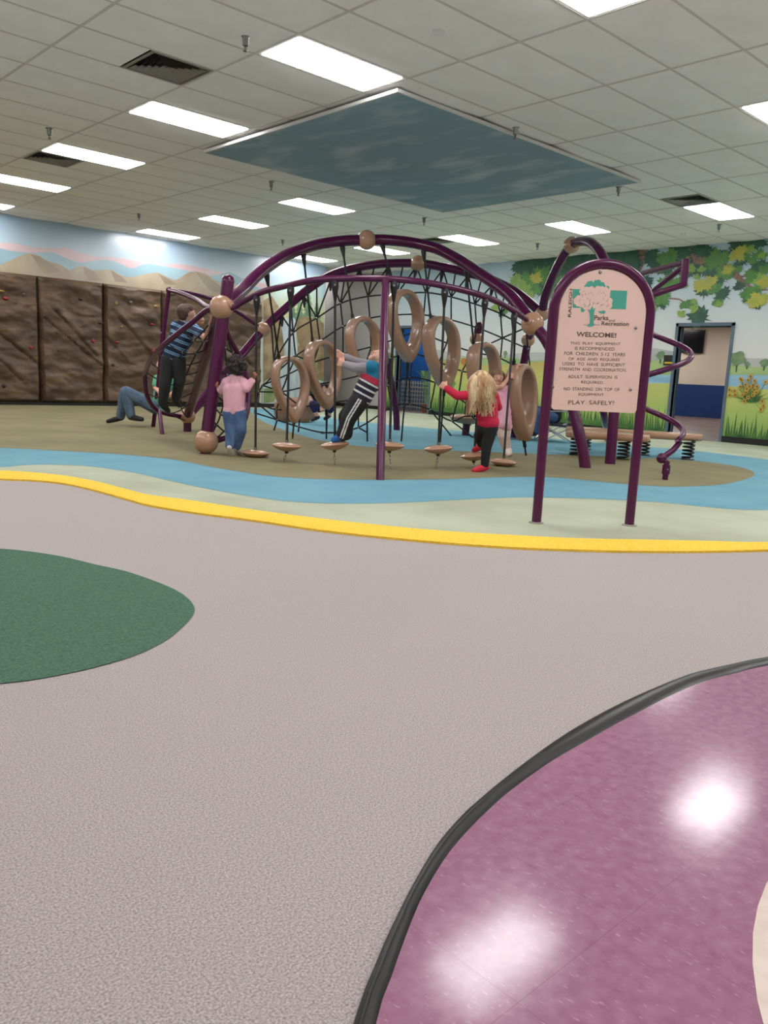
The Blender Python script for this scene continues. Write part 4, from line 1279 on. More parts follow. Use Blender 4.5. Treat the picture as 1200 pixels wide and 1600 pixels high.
kn = [[P(x, y, d) for (x, y), d in zip(r_, q_)] for r_, q_ in zip(rows, rd)]
bn = thing('arch_net', kn[6][5]*[1, 1, 0]+[0, 0, ISL], 'large sagging black rope net hung under the far arch', 'rope net')
RP = 0.0125
def rope(pts, r=RP, parent=bn, name='rope'):
    return obj(name, G().tube(pts, r, 6), M_ROPE, parent, smooth=True)
for i in range(1, 7):
    rope(spline(kn[i], 4))
for j in range(11):
    for i in range(6):
        k2 = j+(1 if (i+j) % 2 == 0 else -1)*(1 if i in (0,) else 0)
        a, b = kn[i][j], kn[i+1][min(max(j, 0), 10)]
        rope([a, (a+b)/2+np.array([0, 0, -0.01]), b])
# zigzag hangers below the arch and crossing ropes on both flanks
for j in range(10):
    rope([kn[0][j]*0.5+kn[0][j+1]*0.5, kn[1][j]])
    rope([kn[0][j]*0.5+kn[0][j+1]*0.5, kn[1][j+1]])
for i in range(1, 6):
    for j in ((0, 9) if i % 2 else (1, 8)):
        rope([kn[i][j], kn[i+1][j+1]] if j < 5 else [kn[i][j+1], kn[i+1][j]])
for j, (x_, y_) in zip((1, 2, 3, 4, 7, 8, 9), ((428, 673), (466, 675), (502, 678), (574, 676), (705, 681), (740, 684), (792, 690))):
    rope([kn[6][j], FL(x_, y_)])
cg = G()
for i in range(1, 7):
    for q in kn[i]:
        cg.ball(q, 0.017, 8, 6)
obj('rope_clamps', cg, M_STEEL, bn, kind='stuff')
hg = G()
for j in range(10):
    q = kn[0][j]*0.5+kn[0][j+1]*0.5
    d = kn[1][j]*0.5+kn[1][j+1]*0.5-q; d /= np.linalg.norm(d)
    obj('hanger', G().lathe([(0.02, 0.03), (0.034, 0.06), (0.03, 0.1), (0.014, 0.2)], q, d, 12), M_BLACK, bn, smooth=True)

# ---- stepping pods
podpx = [(399, 706, 8.36), (448, 695, 8.01), (523, 693, 7.95), (609, 694, 7.85), (685, 699, 8.05), (741, 710, 8.25), (787, 720, 8.65)]
podtop = [400, 453, 524, 616, 694, 757, 805]
podfl = [(399, 715), (443, 722), (523, 727), (611, 734), (681, 733), (740, 733), (789, 729)]
tilts = [(0.02, 0), (0.03, 0), (-0.14, 0.02), (0.02, 0), (-0.10, 0), (-0.14, 0.0), (0.03, 0.0)]
plab = ['tan stepping pod nearest the purple mast, beside the girl in pink', 'tan stepping pod second from the left, empty', 'tan stepping pod the boy leaning back stands on', 'tan stepping pod behind the straight thin post', 'tan stepping pod right of the thin post, held by the girl in red', 'tan stepping pod under the red shoe of the long haired girl', 'tan stepping pod furthest right, close to the ground']
pprof = [(0.002, 0.024), (0.05, 0.022), (0.10, 0.014), (0.135, 0.002), (0.146, -0.008), (0.138, -0.020), (0.10, -0.042), (0.05, -0.060), (0.025, -0.066), (0.002, -0.067)]
rodpts = []
for k in range(7):
    x_, y_, d = podpx[k]
    c = P(x_, y_, d)
    i = int(np.argmin(np.abs(rail_px[:, 0]-podtop[k])))
    tp_ = railp[i]
    t = thing('stepping_pod', np.array([c[0], c[1], ISL]), plab[k], 'stepping pod', 'hanging stepping pods in a curved row')
    ax = np.array([0, 0, 1.0])+RH*(-tilts[k][0])*-1+FH*tilts[k][1]
    obj('disc', G().lathe(pprof, c, ax, 32), M_TAN, t, smooth=True)
    d0 = tp_+np.array([0, 0, -0.03])
    rodpts.append((c, d0))
    rod = obj('rod', G().tube([c+[0, 0, 0.02], d0+(c-d0)*0.1], 0.0125, 10), mat('dark_rod', (44, 42, 44), rough=0.35), t, smooth=True)
    obj('collar', G().tube([c+[0, 0, 0.02], c+[0, 0, 0.05]], 0.017, 10), M_STEEL, t, smooth=True)
    dn = (c-d0)/np.linalg.norm(c-d0)
    hgr = obj('hanger', G().lathe([(0.02, -0.02), (0.034, 0.0), (0.036, 0.04), (0.026, 0.09), (0.013, 0.17)], d0, dn, 14), M_BLACK, t, smooth=True)
    obj('hanger_bolt', G().lathe([(0.012, 0.0), (0.011, 0.012)], d0+dn*0.03-FH*0.033, -FH, 10), M_STEEL, hgr)
    obj('stem', G().lathe([(0.02, -0.05), (0.018, -0.085)], c, (0, 0, 1), 12), M_BLACK, t, smooth=True)
    fl_ = FL(*podfl[k])
    if k in (0, 6):
        obj('ground_stub', G().tube([c+[0, 0, -0.06], fl_], 0.02, 10), M_BLACK, t)
    else:
        st = c+np.array([0, 0, -0.08])
        cg = G()
        L = np.linalg.norm(fl_-st); nl = max(3, int(L/0.034))
        for q in range(nl):
            p0, p1 = st+(fl_-st)*(q/nl), st+(fl_-st)*((q+1.12)/nl)
            m_ = (p0+p1)/2
            h_ = (p1-p0)/2; sd = np.cross(h_/np.linalg.norm(h_), FH if q % 2 else RH)*0.010
            loop = [m_+h_*math.cos(a)+sd*math.sin(a) for a in np.linspace(0, 2*math.pi, 11)[:-1]]
            cg.tube(loop, 0.0035, 6, closed=True)
        obj('chain', cg, M_STEEL, t, smooth=True)

# ---- teardrop rings
a1p = np.array(spline(arch1, 6)); a1px = np.array([px(q) for q in a1p])
# centre x, y of the ring; top y, bottom y ; rope start on the arch x ; depth ; floor anchor ; turn
ringd = [(455, 556, 662, 418, 10.45, (457, 685), 32, 'teardrop ring low at the left, behind the second pod'), (506, 531, 641, 473, 10.75, (510, 686), 40, 'teardrop ring the leaning boy hangs beside'),
         (569, 494, 600, 535, 11.0, (574, 690), 36, 'teardrop ring directly above the leaning boy'), (634, 452, 568, 596, 11.15, (627, 690), 40, 'topmost teardrop ring, next to the thin post'),
         (691, 494, 610, 659, 11.1, (688, 691), 40, 'teardrop ring above the outstretched hand of the girl in red'), (757, 534, 645, 728, 10.7, (752, 700), 42, 'teardrop ring behind the blonde hair of the girl in red'), (816, 568, 690, 806, 9.9, (822, 712), 55, 'teardrop ring beside the left sign post, held by the girl in a dress')]
def ring_geo(c, h, turn, lean):
    """closed teardrop band; h = full height"""
    nrm = -FH*math.cos(turn)+RH*math.sin(turn)
    rt = np.cross(nrm, np.array([0, 0, 1.0])); rt = -rt/np.linalg.norm(rt)
    up = np.array([0, 0, 1.0])+RH*lean; up /= np.linalg.norm(up)
    n, m = 56, 14
    V, Fc = [], []
    for i in range(n):
        th = 2*math.pi*i/n
        q = ((1+math.cos(th))/2)
        ox = 0.352*h*math.sin(th)*(0.10+0.90*q**0.42)
        oy = 0.5*h*math.cos(th)
        ix = 0.24*h*math.sin(th)*(0.62+0.38*q)
        iy = 0.345*h*math.cos(th)+0.075*h
        o_, i_ = np.array([ox, oy]), np.array([ix, iy])
        ce, hv = (o_+i_)/2, (o_-i_)/2
        for k in range(m):
            a = 2*math.pi*k/m
            ca, sa = math.cos(a), math.sin(a)
            ca = math.copysign(abs(ca)**0.5, ca); sa = math.copysign(abs(sa)**0.5, sa)
            p2 = ce+hv*ca
            V.append(c+rt*p2[0]+up*p2[1]+nrm*0.108*h*sa)
    for i in range(n):
        j = (i+1) % n
        for k in range(m):
            l = (k+1) % m
            Fc.append((i*m+k, i*m+l, j*m+l, j*m+k))
    return G().add(V, Fc), up
for x_, yt, yb, xa, d, anc, turn, lab in ringd:
    c = P(x_, (yt+yb)/2, d)
    h = (P(x_, yt, d)-P(x_, yb, d))[2]
    fa = FL(*anc)
    t = thing('teardrop_ring', np.array([fa[0], fa[1], ISL]), 'tan '+lab, 'climbing ring', 'tan teardrop climbing rings')
    gg, up = ring_geo(c, h, math.radians(turn), -0.12)
    obj('ring', gg, M_RING, t, smooth=True)
    i = int(np.argmin(np.abs(a1px[:, 0]-xa)))
    s0 = a1p[i]+np.array([0, 0, -0.06])
    e0 = P(x_-(0.20*h*FPX/d)*math.cos(math.radians(turn)), yt+13, d-0.02)
    dn = (e0-s0)/np.linalg.norm(e0-s0)
    obj('top_hanger', G().lathe([(0.022, -0.02), (0.036, 0.01), (0.034, 0.05), (0.024, 0.1), (0.012, 0.18)], s0, dn, 12), M_BLACK, t, smooth=True)
    obj('top_rope', G().tube([s0, e0], 0.013, 8), M_ROPE, t, smooth=True)
    obj('rope_sleeve', G().tube([e0-dn*0.14, e0], 0.022, 10), M_BLACK, t, smooth=True)
    bt_ = c-up*h*0.47
    obj('ground_rope', G().tube([bt_, fa], 0.0115, 8), M_ROPE, t, smooth=True)
    dn2 = (fa-bt_)/np.linalg.norm(fa-bt_)
    obj('rope_sleeve', G().tube([bt_+dn2*0.0, bt_+dn2*0.12], 0.022, 10), M_BLACK, t, smooth=True)

# ---- tan seat discs on the back masts
def pad(c, r, label, squash=0.55):
    t = thing('seat_disc', np.array([c[0], c[1], c[2]-0.06]), label, 'seat')
    obj('disc', G().lathe([(0.002, 0.05), (r*0.6, 0.046), (r*0.9, 0.028), (r, 0.0), (r*0.93, -0.04), (r*0.6, -0.09), (0.05, -0.11)], c, seg=32), M_TAN, t, smooth=True)
    obj('collar', G().tube([c+[0, 0, -0.125], c+[0, 0, -0.09]], 0.07, 16), M_PURPLE, t, smooth=True)
tD = (0.33-ISL)/(D_t[2]-ISL)
pad(D_b*(1-tD)+D_t*tD, 0.29, 'tan disc seat around a far purple mast left of the girl in red')
tF = (0.30-ISL)/(F_t[2]-ISL)
pad(F_b*(1-tF)+F_t*tF, 0.32, 'tan disc seat around the far purple mast behind the dress girl')

# ---- spring platforms
springm = mat('black_spring', (18, 18, 20), rough=0.4)
def springboard(ends, zt, width, springs, label):
    a, b = ends
    t = thing('spring_platform', (a+b)/2*[1, 1, 0]+[0, 0, ISL], label, 'spring platform', 'tan spring platforms')
    ux = (b-a); L = np.linalg.norm(ux[:2]); ux = ux/np.linalg.norm(ux); uy = np.array([-ux[1], ux[0], 0])
    n = 40
    rings = []
    lay = [(-0.044, 0.80), (-0.038, 0.93), (-0.015, 1.0), (0.014, 1.0), (0.036, 0.94), (0.044, 0.82)]
    V, Fc = [], []
    for z, s in lay:
        for k in range(n):
            th = 2*math.pi*k/n
            cx_ = math.cos(th); sy_ = math.sin(th)
            x_ = (L/2)*math.copysign(abs(cx_)**0.75, cx_)
            pinch = 1-0.28*math.exp(-(x_/(L*0.16))**2)
            y_ = width/2*math.copysign(abs(sy_)**0.75, sy_)*pinch
            fx = (L/2-width*0.12*(1-s)*2)/(L/2)
            V.append((a+b)/2*[1, 1, 0]+ux*x_*fx+uy*y_*s+np.array([0, 0, zt+z]))
    for i in range(len(lay)-1):
        for k in range(n):
            l = (k+1) % n
            Fc.append((i*n+k, i*n+l, (i+1)*n+l, (i+1)*n+k))
    Fc.append(tuple(range(n-1, -1, -1))); Fc.append(tuple((len(lay)-1)*n+k for k in range(n)))
    obj('deck', G().add(V, Fc), M_TAN, t, smooth=True)
    for s_ in springs:
        h = zt-0.035-ISL
        co = [s_*[1, 1, 0]+np.array([0.068*math.cos(q), 0.068*math.sin(q), ISL+0.012+(h-0.02)*q/(2*math.pi*5)]) for q in np.linspace(0, 2*math.pi*5, 90)]
        sp2 = obj('spring', G().tube(co, 0.0125, 8), springm, t, smooth=True)
        obj('spring_plate', G().lathe([(0.085, 0.0), (0.085, 0.012)], s_*[1, 1, 0]+[0, 0, ISL], seg=20), springm, sp2)
def pz(x, y, z):
    r = ray(x, y); return CAM+r*((z-CAMZ)/r[2])
springboard((P(884, 678, 10.45), P(1016, 686, 10.1)), 0.315, 0.42, [FL(899, 711), FL(973, 718)], 'shorter tan spring platform nearest the sign')
springboard((P(884, 669, 11.25), P(1099, 682, 10.65)), 0.325, 0.42, [FL(914, 702), FL(1005, 711), FL(1074, 718)], 'longer tan spring platform reaching out right of the sign')

# ================================================================== CLIMBING WALL
PW = 1.28
cwall = thing('climbing_wall', (8.0, VL-0.1, 0), 'brown moulded rock climbing wall panels along the mountain mural', 'climbing wall')
rockm = mat('moulded_rock', (66, 50, 37), rough=0.55, var=(110, 86, 65), vscale=2.2, vdetail=8, bump=0.6, bscale=14, pos=(0.3, 0.72), stretch=(1, 1, 1.8))
ztop = 2.48
cracks = [((0.0, 1.45), (0.45, 1.0)), ((0.3, 1.85), (1.1, 1.05)), ((0.1, 1.7), (1.2, 0.85)), ((0.2, 1.2), (0.9, 0.5))]
for k, u_ in enumerate(np.arange(5.95-7*PW, 11.0, PW)):
    nx, nz = 44, 84
    uu, zz = np.meshgrid(np.linspace(0, PW-0.012, nx), np.linspace(0.10, ztop, nz))
    X = uu+u_
    hgt = 0.12*fbm(X*0.9, zz*1.3, 3, 3)+0.10*np.abs(fbm(X*1.3+zz*0.7, zz*2.6, 11, 5)-0.5)*2+0.06*fbm(X*4, zz*9, 21, 5)
    hgt += 0.10*np.clip(fbm(X*0.8+7, zz*0.8, 31, 2)-0.5, 0, 1)
    for (c0, c1) in cracks[(k*3) % 4:(k*3) % 4+2]:
        d = np.array(c1)-np.array(c0); L = np.linalg.norm(d); d /= L
        rx, rz_ = uu-c0[0], zz-c0[1]
        s_ = np.clip(rx*d[0]+rz_*d[1], 0, L)
        dist = np.hypot(rx-s_*d[0], rz_-s_*d[1])+0.03*(fbm(X*5, zz*5, 51, 2)-0.5)
        sd = (rx*d[1]-rz_*d[0])
        hgt += 0.035*np.clip(1-dist/0.22, 0, 1)*(sd < 0)-0.05*np.clip(1-dist/0.03, 0, 1)
    edge = np.minimum(np.minimum(uu, PW-0.012-uu), np.minimum(zz-0.10, ztop-zz))
    hgt = 0.03+hgt*np.clip(edge/0.05, 0.15, 1)
    V = [(X[j, i], VL-0.02-hgt[j, i], zz[j, i]) for j in range(nz) for i in range(nx)]
    Fc = [(j*nx+i, j*nx+i+1, (j+1)*nx+i+1, (j+1)*nx+i) for j in range(nz-1) for i in range(nx-1)]
    gg = G().add(V, Fc)
    # rim back to the wall
    rim = [j*nx for j in range(nz)]+[(nz-1)*nx+i for i in range(1, nx)]+[j*nx+nx-1 for j in range(nz-2, -1, -1)]+[i for i in range(nx-2, 0, -1)]
    n0 = len(gg.v)
    gg.add([(gg.v[q][0], VL-0.001, gg.v[q][2]) for q in rim], [])
    for q in range(len(rim)):
        l = (q+1) % len(rim)
        gg.f.append((rim[q], rim[l], n0+l, n0+q)); gg.mi.append(0)
    pnl = obj('rock_panel', gg, rockm, cwall, smooth=True)
    for zz_ in (0.25, 1.3, 2.36):
        for uo in (0.05, PW-0.06):
            obj('panel_bolt', G().lathe([(0.016, 0), (0.014, 0.012), (0.006, 0.016)], (u_+uo, VL-0.07, zz_), (0, -1, 0), 10), M_STEEL, pnl)
obj('kick_board', G().box((5.95-7*PW, VL-0.10, 0.0), (11.05, VL-0.001, 0.1)), base_black, cwall)
hm = {'r': mat('red_hold', (140, 40, 42), rough=0.5), 'y': mat('yellow_hold', (140, 120, 66), rough=0.5), 'k': mat('dark_hold', (44, 36, 32), rough=0.5), 'g': mat('grey_hold', (92, 88, 80), rough=0.5)}
holds = [(145, 533, 'r'), (183, 535, 'r'), (238, 507, 'r'), (239, 548, 'r'), (404, 620, 'r'), (189, 511, 'y'), (181, 474, 'y'), (243, 479, 'y'), (2, 455, 'y'), (126, 467, 'k'), (88, 520, 'k'), (91, 548, 'k'), (48, 543, 'r'), (204, 473, 'g'), (157, 505, 'k'), (9, 466, 'r'), (176, 570, 'k'), (37, 460, 'g'), (97, 600, 'k'), (6, 603, 'k'), (230, 590, 'k'), (345, 560, 'y'), (390, 540, 'k'), (372, 600, 'g')]
for k, (x_, y_, cc_) in enumerate(holds):
    q = WL(x_, y_, VL-0.17)
    gg = G().ball((0, 0, 0), 0.042, 10, 8, sc=(1.0+0.3*math.sin(k), 0.9, 0.7+0.2*math.cos(k*2)))
    gg.v = [(v[0]*(1+0.2*math.sin(9*v[2]*20+k)), v[1], v[2]*(1+0.2*math.cos(v[0]*90+k))) for v in gg.v]
    gg.v = [(v[0]+q[0], v[1]+q[1], v[2]+q[2]) for v in gg.v]
    obj('climbing_hold', gg, hm[cc_], cwall, smooth=True)

# ================================================================== PEOPLE
def to_remesh(gg, voxel, iters, name):
    me = bpy.data.meshes.new('tmp')
    me.from_pydata(gg.v, [], gg.f)
    o = bpy.data.objects.new('tmp', me)
    COL.objects.link(o)
    m = o.modifiers.new('r', 'REMESH'); m.mode = 'VOXEL'; m.voxel_size = voxel; m.use_smooth_shade = True
    s_ = o.modifiers.new('s', 'SMOOTH'); s_.factor = 0.5; s_.iterations = iters
    dg = bpy.context.evaluated_depsgraph_get()
    out_ = bpy.data.meshes.new_from_object(o.evaluated_get(dg))
    bpy.data.objects.remove(o); bpy.data.meshes.remove(me)
    out_.name = name
    return out_

def part_mesh(name, gg, mats, parent, voxel=0.007, iters=4, pick=None):
    """one continuous surface from overlapping limbs; pick(point) -> material slot"""
    org = np.array(parent.location)
    gg.v = [tuple(np.array(v)-org) for v in gg.v]
    me = to_remesh(gg, voxel, iters, name)
    mats = mats if isinstance(mats, (list, tuple)) else [mats]
    for m in mats:
        me.materials.append(m)
    if pick is not None:
        idx = [int(pick(np.array(p.center)+org)) for p in me.polygons]
        me.polygons.foreach_set('material_index', idx)
    me.polygons.foreach_set('use_smooth', [True]*len(me.polygons))
    o = bpy.data.objects.new(name, me)
    COL.objects.link(o)
    o.parent = parent
    return o

def unit(v):
    v = np.asarray(v, float); return v/(np.linalg.norm(v)+1e-9)

SKIN = mat('light_skin', (214, 160, 136), rough=0.5, var=(222, 172, 148), vscale=8)
SKIN_D = mat('brown_skin', (150, 100, 78), rough=0.5, var=(160, 108, 84), vscale=8)
EYE_W = mat('eye_white', (230, 228, 224), rough=0.2)
EYE_D = mat('eye_dark', (36, 26, 22), rough=0.2)
LIP = mat('lips', (176, 96, 92), rough=0.4)

def hand(gg, wrist, fdir, pnorm, s, grip=True, side=1):
    """palm, four fingers of different lengths, thumb off the side of the palm"""
    f = unit(fdir)
    n = unit(np.asarray(pnorm, float)-f*(np.asarray(pnorm, float) @ f))
    l = np.cross(f, n)*side
    w_ = 0.062*s
    pal = wrist+f*0.016*s
    for k in (-1, 0, 1):
        gg.capsule(wrist+l*k*0.010*s, 0.014*s, wrist+f*0.052*s+l*k*0.019*s, 0.0135*s, 8)
    for k, ln in enumerate((0.044, 0.050, 0.047, 0.037)):
        b = wrist+f*0.056*s+l*(0.026-0.0175*k)*s
        if grip:
            m1 = b+(f*0.35+n*0.9)*ln*0.5*s
            m2 = m1+(-f*0.75+n*0.45)*ln*0.5*s
        else:
            m1 = b+(f*0.93+n*0.2)*ln*0.5*s
            m2 = m1+(f*0.7+n*0.55)*ln*0.5*s
        gg.capsule(b-f*0.01*s, 0.0088*s, m1, 0.0082*s, 8)
        gg.capsule(m1, 0.0082*s, m2, 0.0072*s, 8)
    tb = wrist+f*0.018*s+l*0.024*s
    t1 = tb+(l*0.75+f*0.55+n*0.35)*0.026*s
    t2 = t1+(f*0.6+n*0.75-l*0.25)*0.026*s
    gg.capsule(tb, 0.011*s, t1, 0.0098*s, 8)
    gg.capsule(t1, 0.0098*s, t2, 0.008*s, 8)

def head(gg, c, face, up, r):
    face = unit(face); up = unit(np.asarray(up, float)-face*(np.asarray(up, float) @ face)); rt = np.cross(face, up)
    gg.capsule(c-face*0.16*r+up*0.16*r, 0.93*r, c+face*0.10*r+up*0.12*r, 0.88*r, 16)
    gg.capsule(c+face*0.18*r-up*0.15*r, 0.72*r, c+face*0.34*r-up*0.72*r, 0.40*r, 14)
    gg.capsule(c-face*0.05*r-up*0.3*r, 0.7*r, c+face*0.2*r-up*0.5*r, 0.55*r, 14)
    gg.capsule(c+face*0.92*r+up*0.05*r, 0.10*r, c+face*1.04*r-up*0.22*r, 0.14*r, 8)
    for q in (-1, 1):
        gg.capsule(c+rt*q*0.88*r+up*0.08*r-face*0.05*r, 0.14*r, c+rt*q*0.86*r-up*0.2*r, 0.10*r, 8)
        gg.capsule(c+face*0.62*r+rt*q*0.42*r-up*0.28*r, 0.28*r, c+face*0.5*r+rt*q*0.3*r-up*0.5*r, 0.24*r, 8)
    return face, up, rt

def face_parts(t, c, face, up, r):
    face = unit(face); up = unit(np.asarray(up, float)-face*(np.asarray(up, float) @ face)); rt = np.cross(face, up)
    for q in (-1, 1):
        e = c+face*0.84*r+rt*q*0.36*r+up*0.02*r
        ey = obj('eye', G().ball(e, 0.13*r, 12, 8), EYE_W, t, smooth=True)
        obj('iris', G().ball(e+face*0.07*r, 0.085*r, 10, 8), EYE_D, ey, smooth=True)
        obj('eyebrow', G().tube([e+up*0.24*r+face*0.08*r-rt*0.16*r, e+up*0.29*r+face*0.10*r, e+up*0.24*r+face*0.06*r+rt*0.16*r], 0.018*r, 6), EYE_D, t, smooth=True)
    mth = c+face*0.86*r-up*0.52*r
    obj('mouth', G().tube([mth-rt*0.2*r-face*0.06*r, mth+face*0.02*r, mth+rt*0.2*r-face*0.06*r], 0.045*r, 6), LIP, t, smooth=True)

def limb(gg, pts, rads, infl=0.0):
    for a, b, ra, rb_ in zip(pts[:-1], pts[1:], rads[:-1], rads[1:]):
        gg.capsule(a, ra+infl, b, rb_+infl, 12)

def lerp(a, b, t):
    return np.asarray(a)*(1-t)+np.asarray(b)*t

def person(base, label, J, s, skin, shirt, trousers, shoes, hairfn=None, face_dir=None, up_dir=(0, 0, 1), rhead=0.088, sleeve='long', shirt_pick=None, trouser_pick=None, grips=(1, 1), show_face=True, hem=0.0, leg_cover=0.88, bare_feet=False, dress=None):
    """J: joints in world space. The body is one surface, the garments follow it as parts."""
    t = thing('person', base, label, 'person')
    g_ = G()
    nk, ch, pe = J['neck'], J['chest'], J['pelvis']
    s_body = s
    ax = unit(nk-pe)
    shr = J['shR']-J['shL']
    def torso(gg, infl, lo=0.0):
        s = s_body*J.get('bulk', 1.0)
        hp = (J['hipR']-J['hipL'])
        for q in (-1, 1):
            hip = pe+hp*q*0.36
            che = ch+shr*q*0.27
            gg.capsule(lerp(hip, che, lo), (0.062+infl)*1.0*s if lo == 0 else 0.058*s+infl, che, 0.062*s+infl, 14)
        gg.capsule(lerp(pe, ch, lo), 0.07*s+infl, ch, 0.07*s+infl, 14)
        gg.capsule(pe-hp*0.42+(ch-pe)*lo-ax*0.012*s, 0.064*s+infl, pe+hp*0.42+(ch-pe)*lo-ax*0.012*s, 0.064*s+infl, 14)
        gg.capsule(ch, 0.068*s+infl, lerp(ch, nk, 0.72), 0.045*s+infl*0.7, 12)
        gg.capsule(J['shL'], 0.042*s+infl, lerp(J['shL'], nk, 0.75), 0.034*s+infl*0.7, 12)
        gg.capsule(J['shR'], 0.042*s+infl, lerp(J['shR'], nk, 0.75), 0.034*s+infl*0.7, 12)
        gg.capsule(J['shL'], 0.040*s+infl, ch+shr*-0.2, 0.05*s+infl, 12)
        gg.capsule(J['shR'], 0.040*s+infl, ch+shr*0.2, 0.05*s+infl, 12)
    torso(g_, 0.0)
    hc = J['head']
    fd = unit(face_dir if face_dir is not None else FH)
    g_.capsule(lerp(ch, nk, 0.7), 0.036*s, lerp(nk, hc, 0.55), 0.034*s, 12)
    head(g_, hc, fd, up_dir, rhead)
    for sd, sg in (('L', -1), ('R', 1)):
        sh, el, ha = J['sh'+sd], J['el'+sd], J['ha'+sd]
        fdv = unit(ha-el)
        wr = ha-fdv*0.05*s
        limb(g_, [sh, el, wr], [0.037*s, 0.030*s, 0.021*s])
        pn = J.get('pn'+sd, FH)
        hand(g_, wr, fdv, pn, s*1.15, grips[0 if sd == 'L' else 1] == 1, sg)
        hi, kn_, an, to = J['hip'+sd], J['kn'+sd], J['an'+sd], J['to'+sd]
        limb(g_, [hi, kn_, an], [0.060*s, 0.044*s, 0.029*s])
        he = an-unit(to-an)*0.012*s
        g_.capsule(he, 0.028*s, lerp(an, to, 0.55), 0.029*s, 10)
        g_.capsule(lerp(an, to, 0.55), 0.029*s, to, 0.022*s, 10)
    part_mesh('body', g_, skin, t, 0.0055, 4)
    # shirt
    if shirt is not None:
        g2 = G()
        torso(g2, 0.013, hem)
        for sd in 'LR':
            sh, el, ha = J['sh'+sd], J['el'+sd], J['ha'+sd]
            wr = ha-unit(ha-el)*0.05*s
            if sleeve == 'long':
                limb(g2, [sh, el, lerp(el, wr, 0.88)], [0.039*s, 0.033*s, 0.026*s], 0.011)
            elif sleeve == 'short':
                limb(g2, [sh, lerp(sh, el, 0.62)], [0.040*s, 0.041*s], 0.012)
        if dress is not None:
            for a, ra, b, rb_ in dress:
                g2.capsule(a, ra, b, rb_, 18)
        part_mesh('dress' if dress is not None else 'shirt', g2, shirt, t, 0.0065, 4, shirt_pick)
    if trousers is not None:
        g3 = G()
        hp = (J['hipR']-J['hipL'])
        for q in (-1, 1):
            g3.capsule(lerp(pe, ch, 0.22)+hp*q*0.26, 0.066*s, pe+hp*q*0.34, 0.076*s, 12)
        for sd in 'LR':
            hi, kn_, an = J['hip'+sd], J['kn'+sd], J['an'+sd]
            limb(g3, [lerp(pe, hi, 0.6), hi, kn_, lerp(kn_, an, leg_cover)], [0.066*s, 0.066*s, 0.050*s, 0.038*s], J.get('loose', 0.010))
        part_mesh('trousers', g3, trousers, t, 0.0065, 4, trouser_pick)
    if shoes is not None:
        for sd in 'LR':
            an, to = J['an'+sd], J['to'+sd]
            d = unit(to-an)
            g4 = G()
            g4.capsule(an-d*0.018*s+[0, 0, -0.004], 0.034*s, lerp(an, to, 0.5), 0.036*s, 10)
            g4.capsule(lerp(an, to, 0.5), 0.036*s, to+d*0.008*s, 0.028*s, 10)
            part_mesh('shoe', g4, shoes, t, 0.0065, 3)
    if show_face:
        face_parts(t, hc, fd, up_dir, rhead)
    if hairfn is not None:
        hairfn(t, hc, fd, np.asarray(up_dir, float), rhead)
    return t

def strand_hair(col, col2, length, n, wave, spread, cap=True, back=0.35, thick=0.006, seed=1):
    def fn(t, c, face, up, r):
        rr = random.Random(seed)
        up = unit(up-face*(up @ face)); rt = np.cross(face, up)
        m1 = mat('hair_%d_%d' % (int(col[0]), seed), col, rough=0.45, var=col2, vscale=30, stretch=(1, 1, 0.15))
        gg = G()
        gg.capsule(c-face*0.22*r+up*0.20*r, 1.03*r, c-face*0.02*r+up*0.30*r, 0.95*r, 18)
        if length > 0.05:
            gg.capsule(c-face*0.30*r+up*0.0*r, 0.95*r, c-face*0.62*r-np.array([0, 0, 1])*length*0.6, 0.62*r*spread, 16)
        cp = part_mesh('hair', gg, m1, t, 0.0065, 3)
        sg = G()
        for k in range(n):
            a = rr.uniform(-1.0, 1.0)*math.pi*0.72
            e = rr.uniform(-0.1, 1.2)
            d = (-face*math.cos(a)+rt*math.sin(a))*math.cos(e)+up*math.sin(e)
            p0 = c+up*0.15*r+d*r*1.0
            side = unit(-face*math.cos(a)*0.9+rt*math.sin(a))
            L = length*rr.uniform(0.6, 1.12)
            pts_ = [p0-side*0.02, p0]
            m_ = 9
            ph = rr.uniform(0, 6.28); am = wave*rr.uniform(0.5, 1.3)
            e0 = c+up*0.0*r+side*r*1.06*spread
            for q in range(1, m_+1):
                f_ = q/m_
                base_ = lerp(p0, e0, min(1, f_*2.5))
                pts_.append(base_-np.array([0, 0, 1])*L*f_*(0.3+0.7*f_)+rt*am*math.sin(ph+f_*11)*f_+side*am*0.7*math.cos(ph+f_*9)*f_+side*0.02*(1-f_))
            sg.tube(pts_, [thick*(1.0 if q < m_-1 else 0.5) for q in range(len(pts_))], 5)
        obj('hair_strands', sg, mat('hairs_%d_%d' % (int(col[0]), seed), col2, rough=0.4, var=col, vscale=14, stretch=(1, 1, 0.3)), t, smooth=True)
    return fn

def curly_hair(col, seed, radius=1.28, n=150):
    def fn(t, c, face, up, r):
        rr = random.Random(seed)
        gg = G()
        up = unit(up)
        cc_ = c-face*0.18*r+up*0.18*r
        gg.ball(cc_, r*1.12, 18, 12)
        for k in range(n):
            d = unit([rr.gauss(0, 1), rr.gauss(0, 1), rr.gauss(0, 1)])
            if d @ face > 0.55 and d @ up < 0.5:
                continue
            gg.ball(cc_+d*r*rr.uniform(1.0, radius), r*rr.uniform(0.16, 0.28), 8, 6)
        part_mesh('hair', gg, mat('curly_hair_%d' % seed, col, rough=0.6), t, 0.007, 2)
    return fn

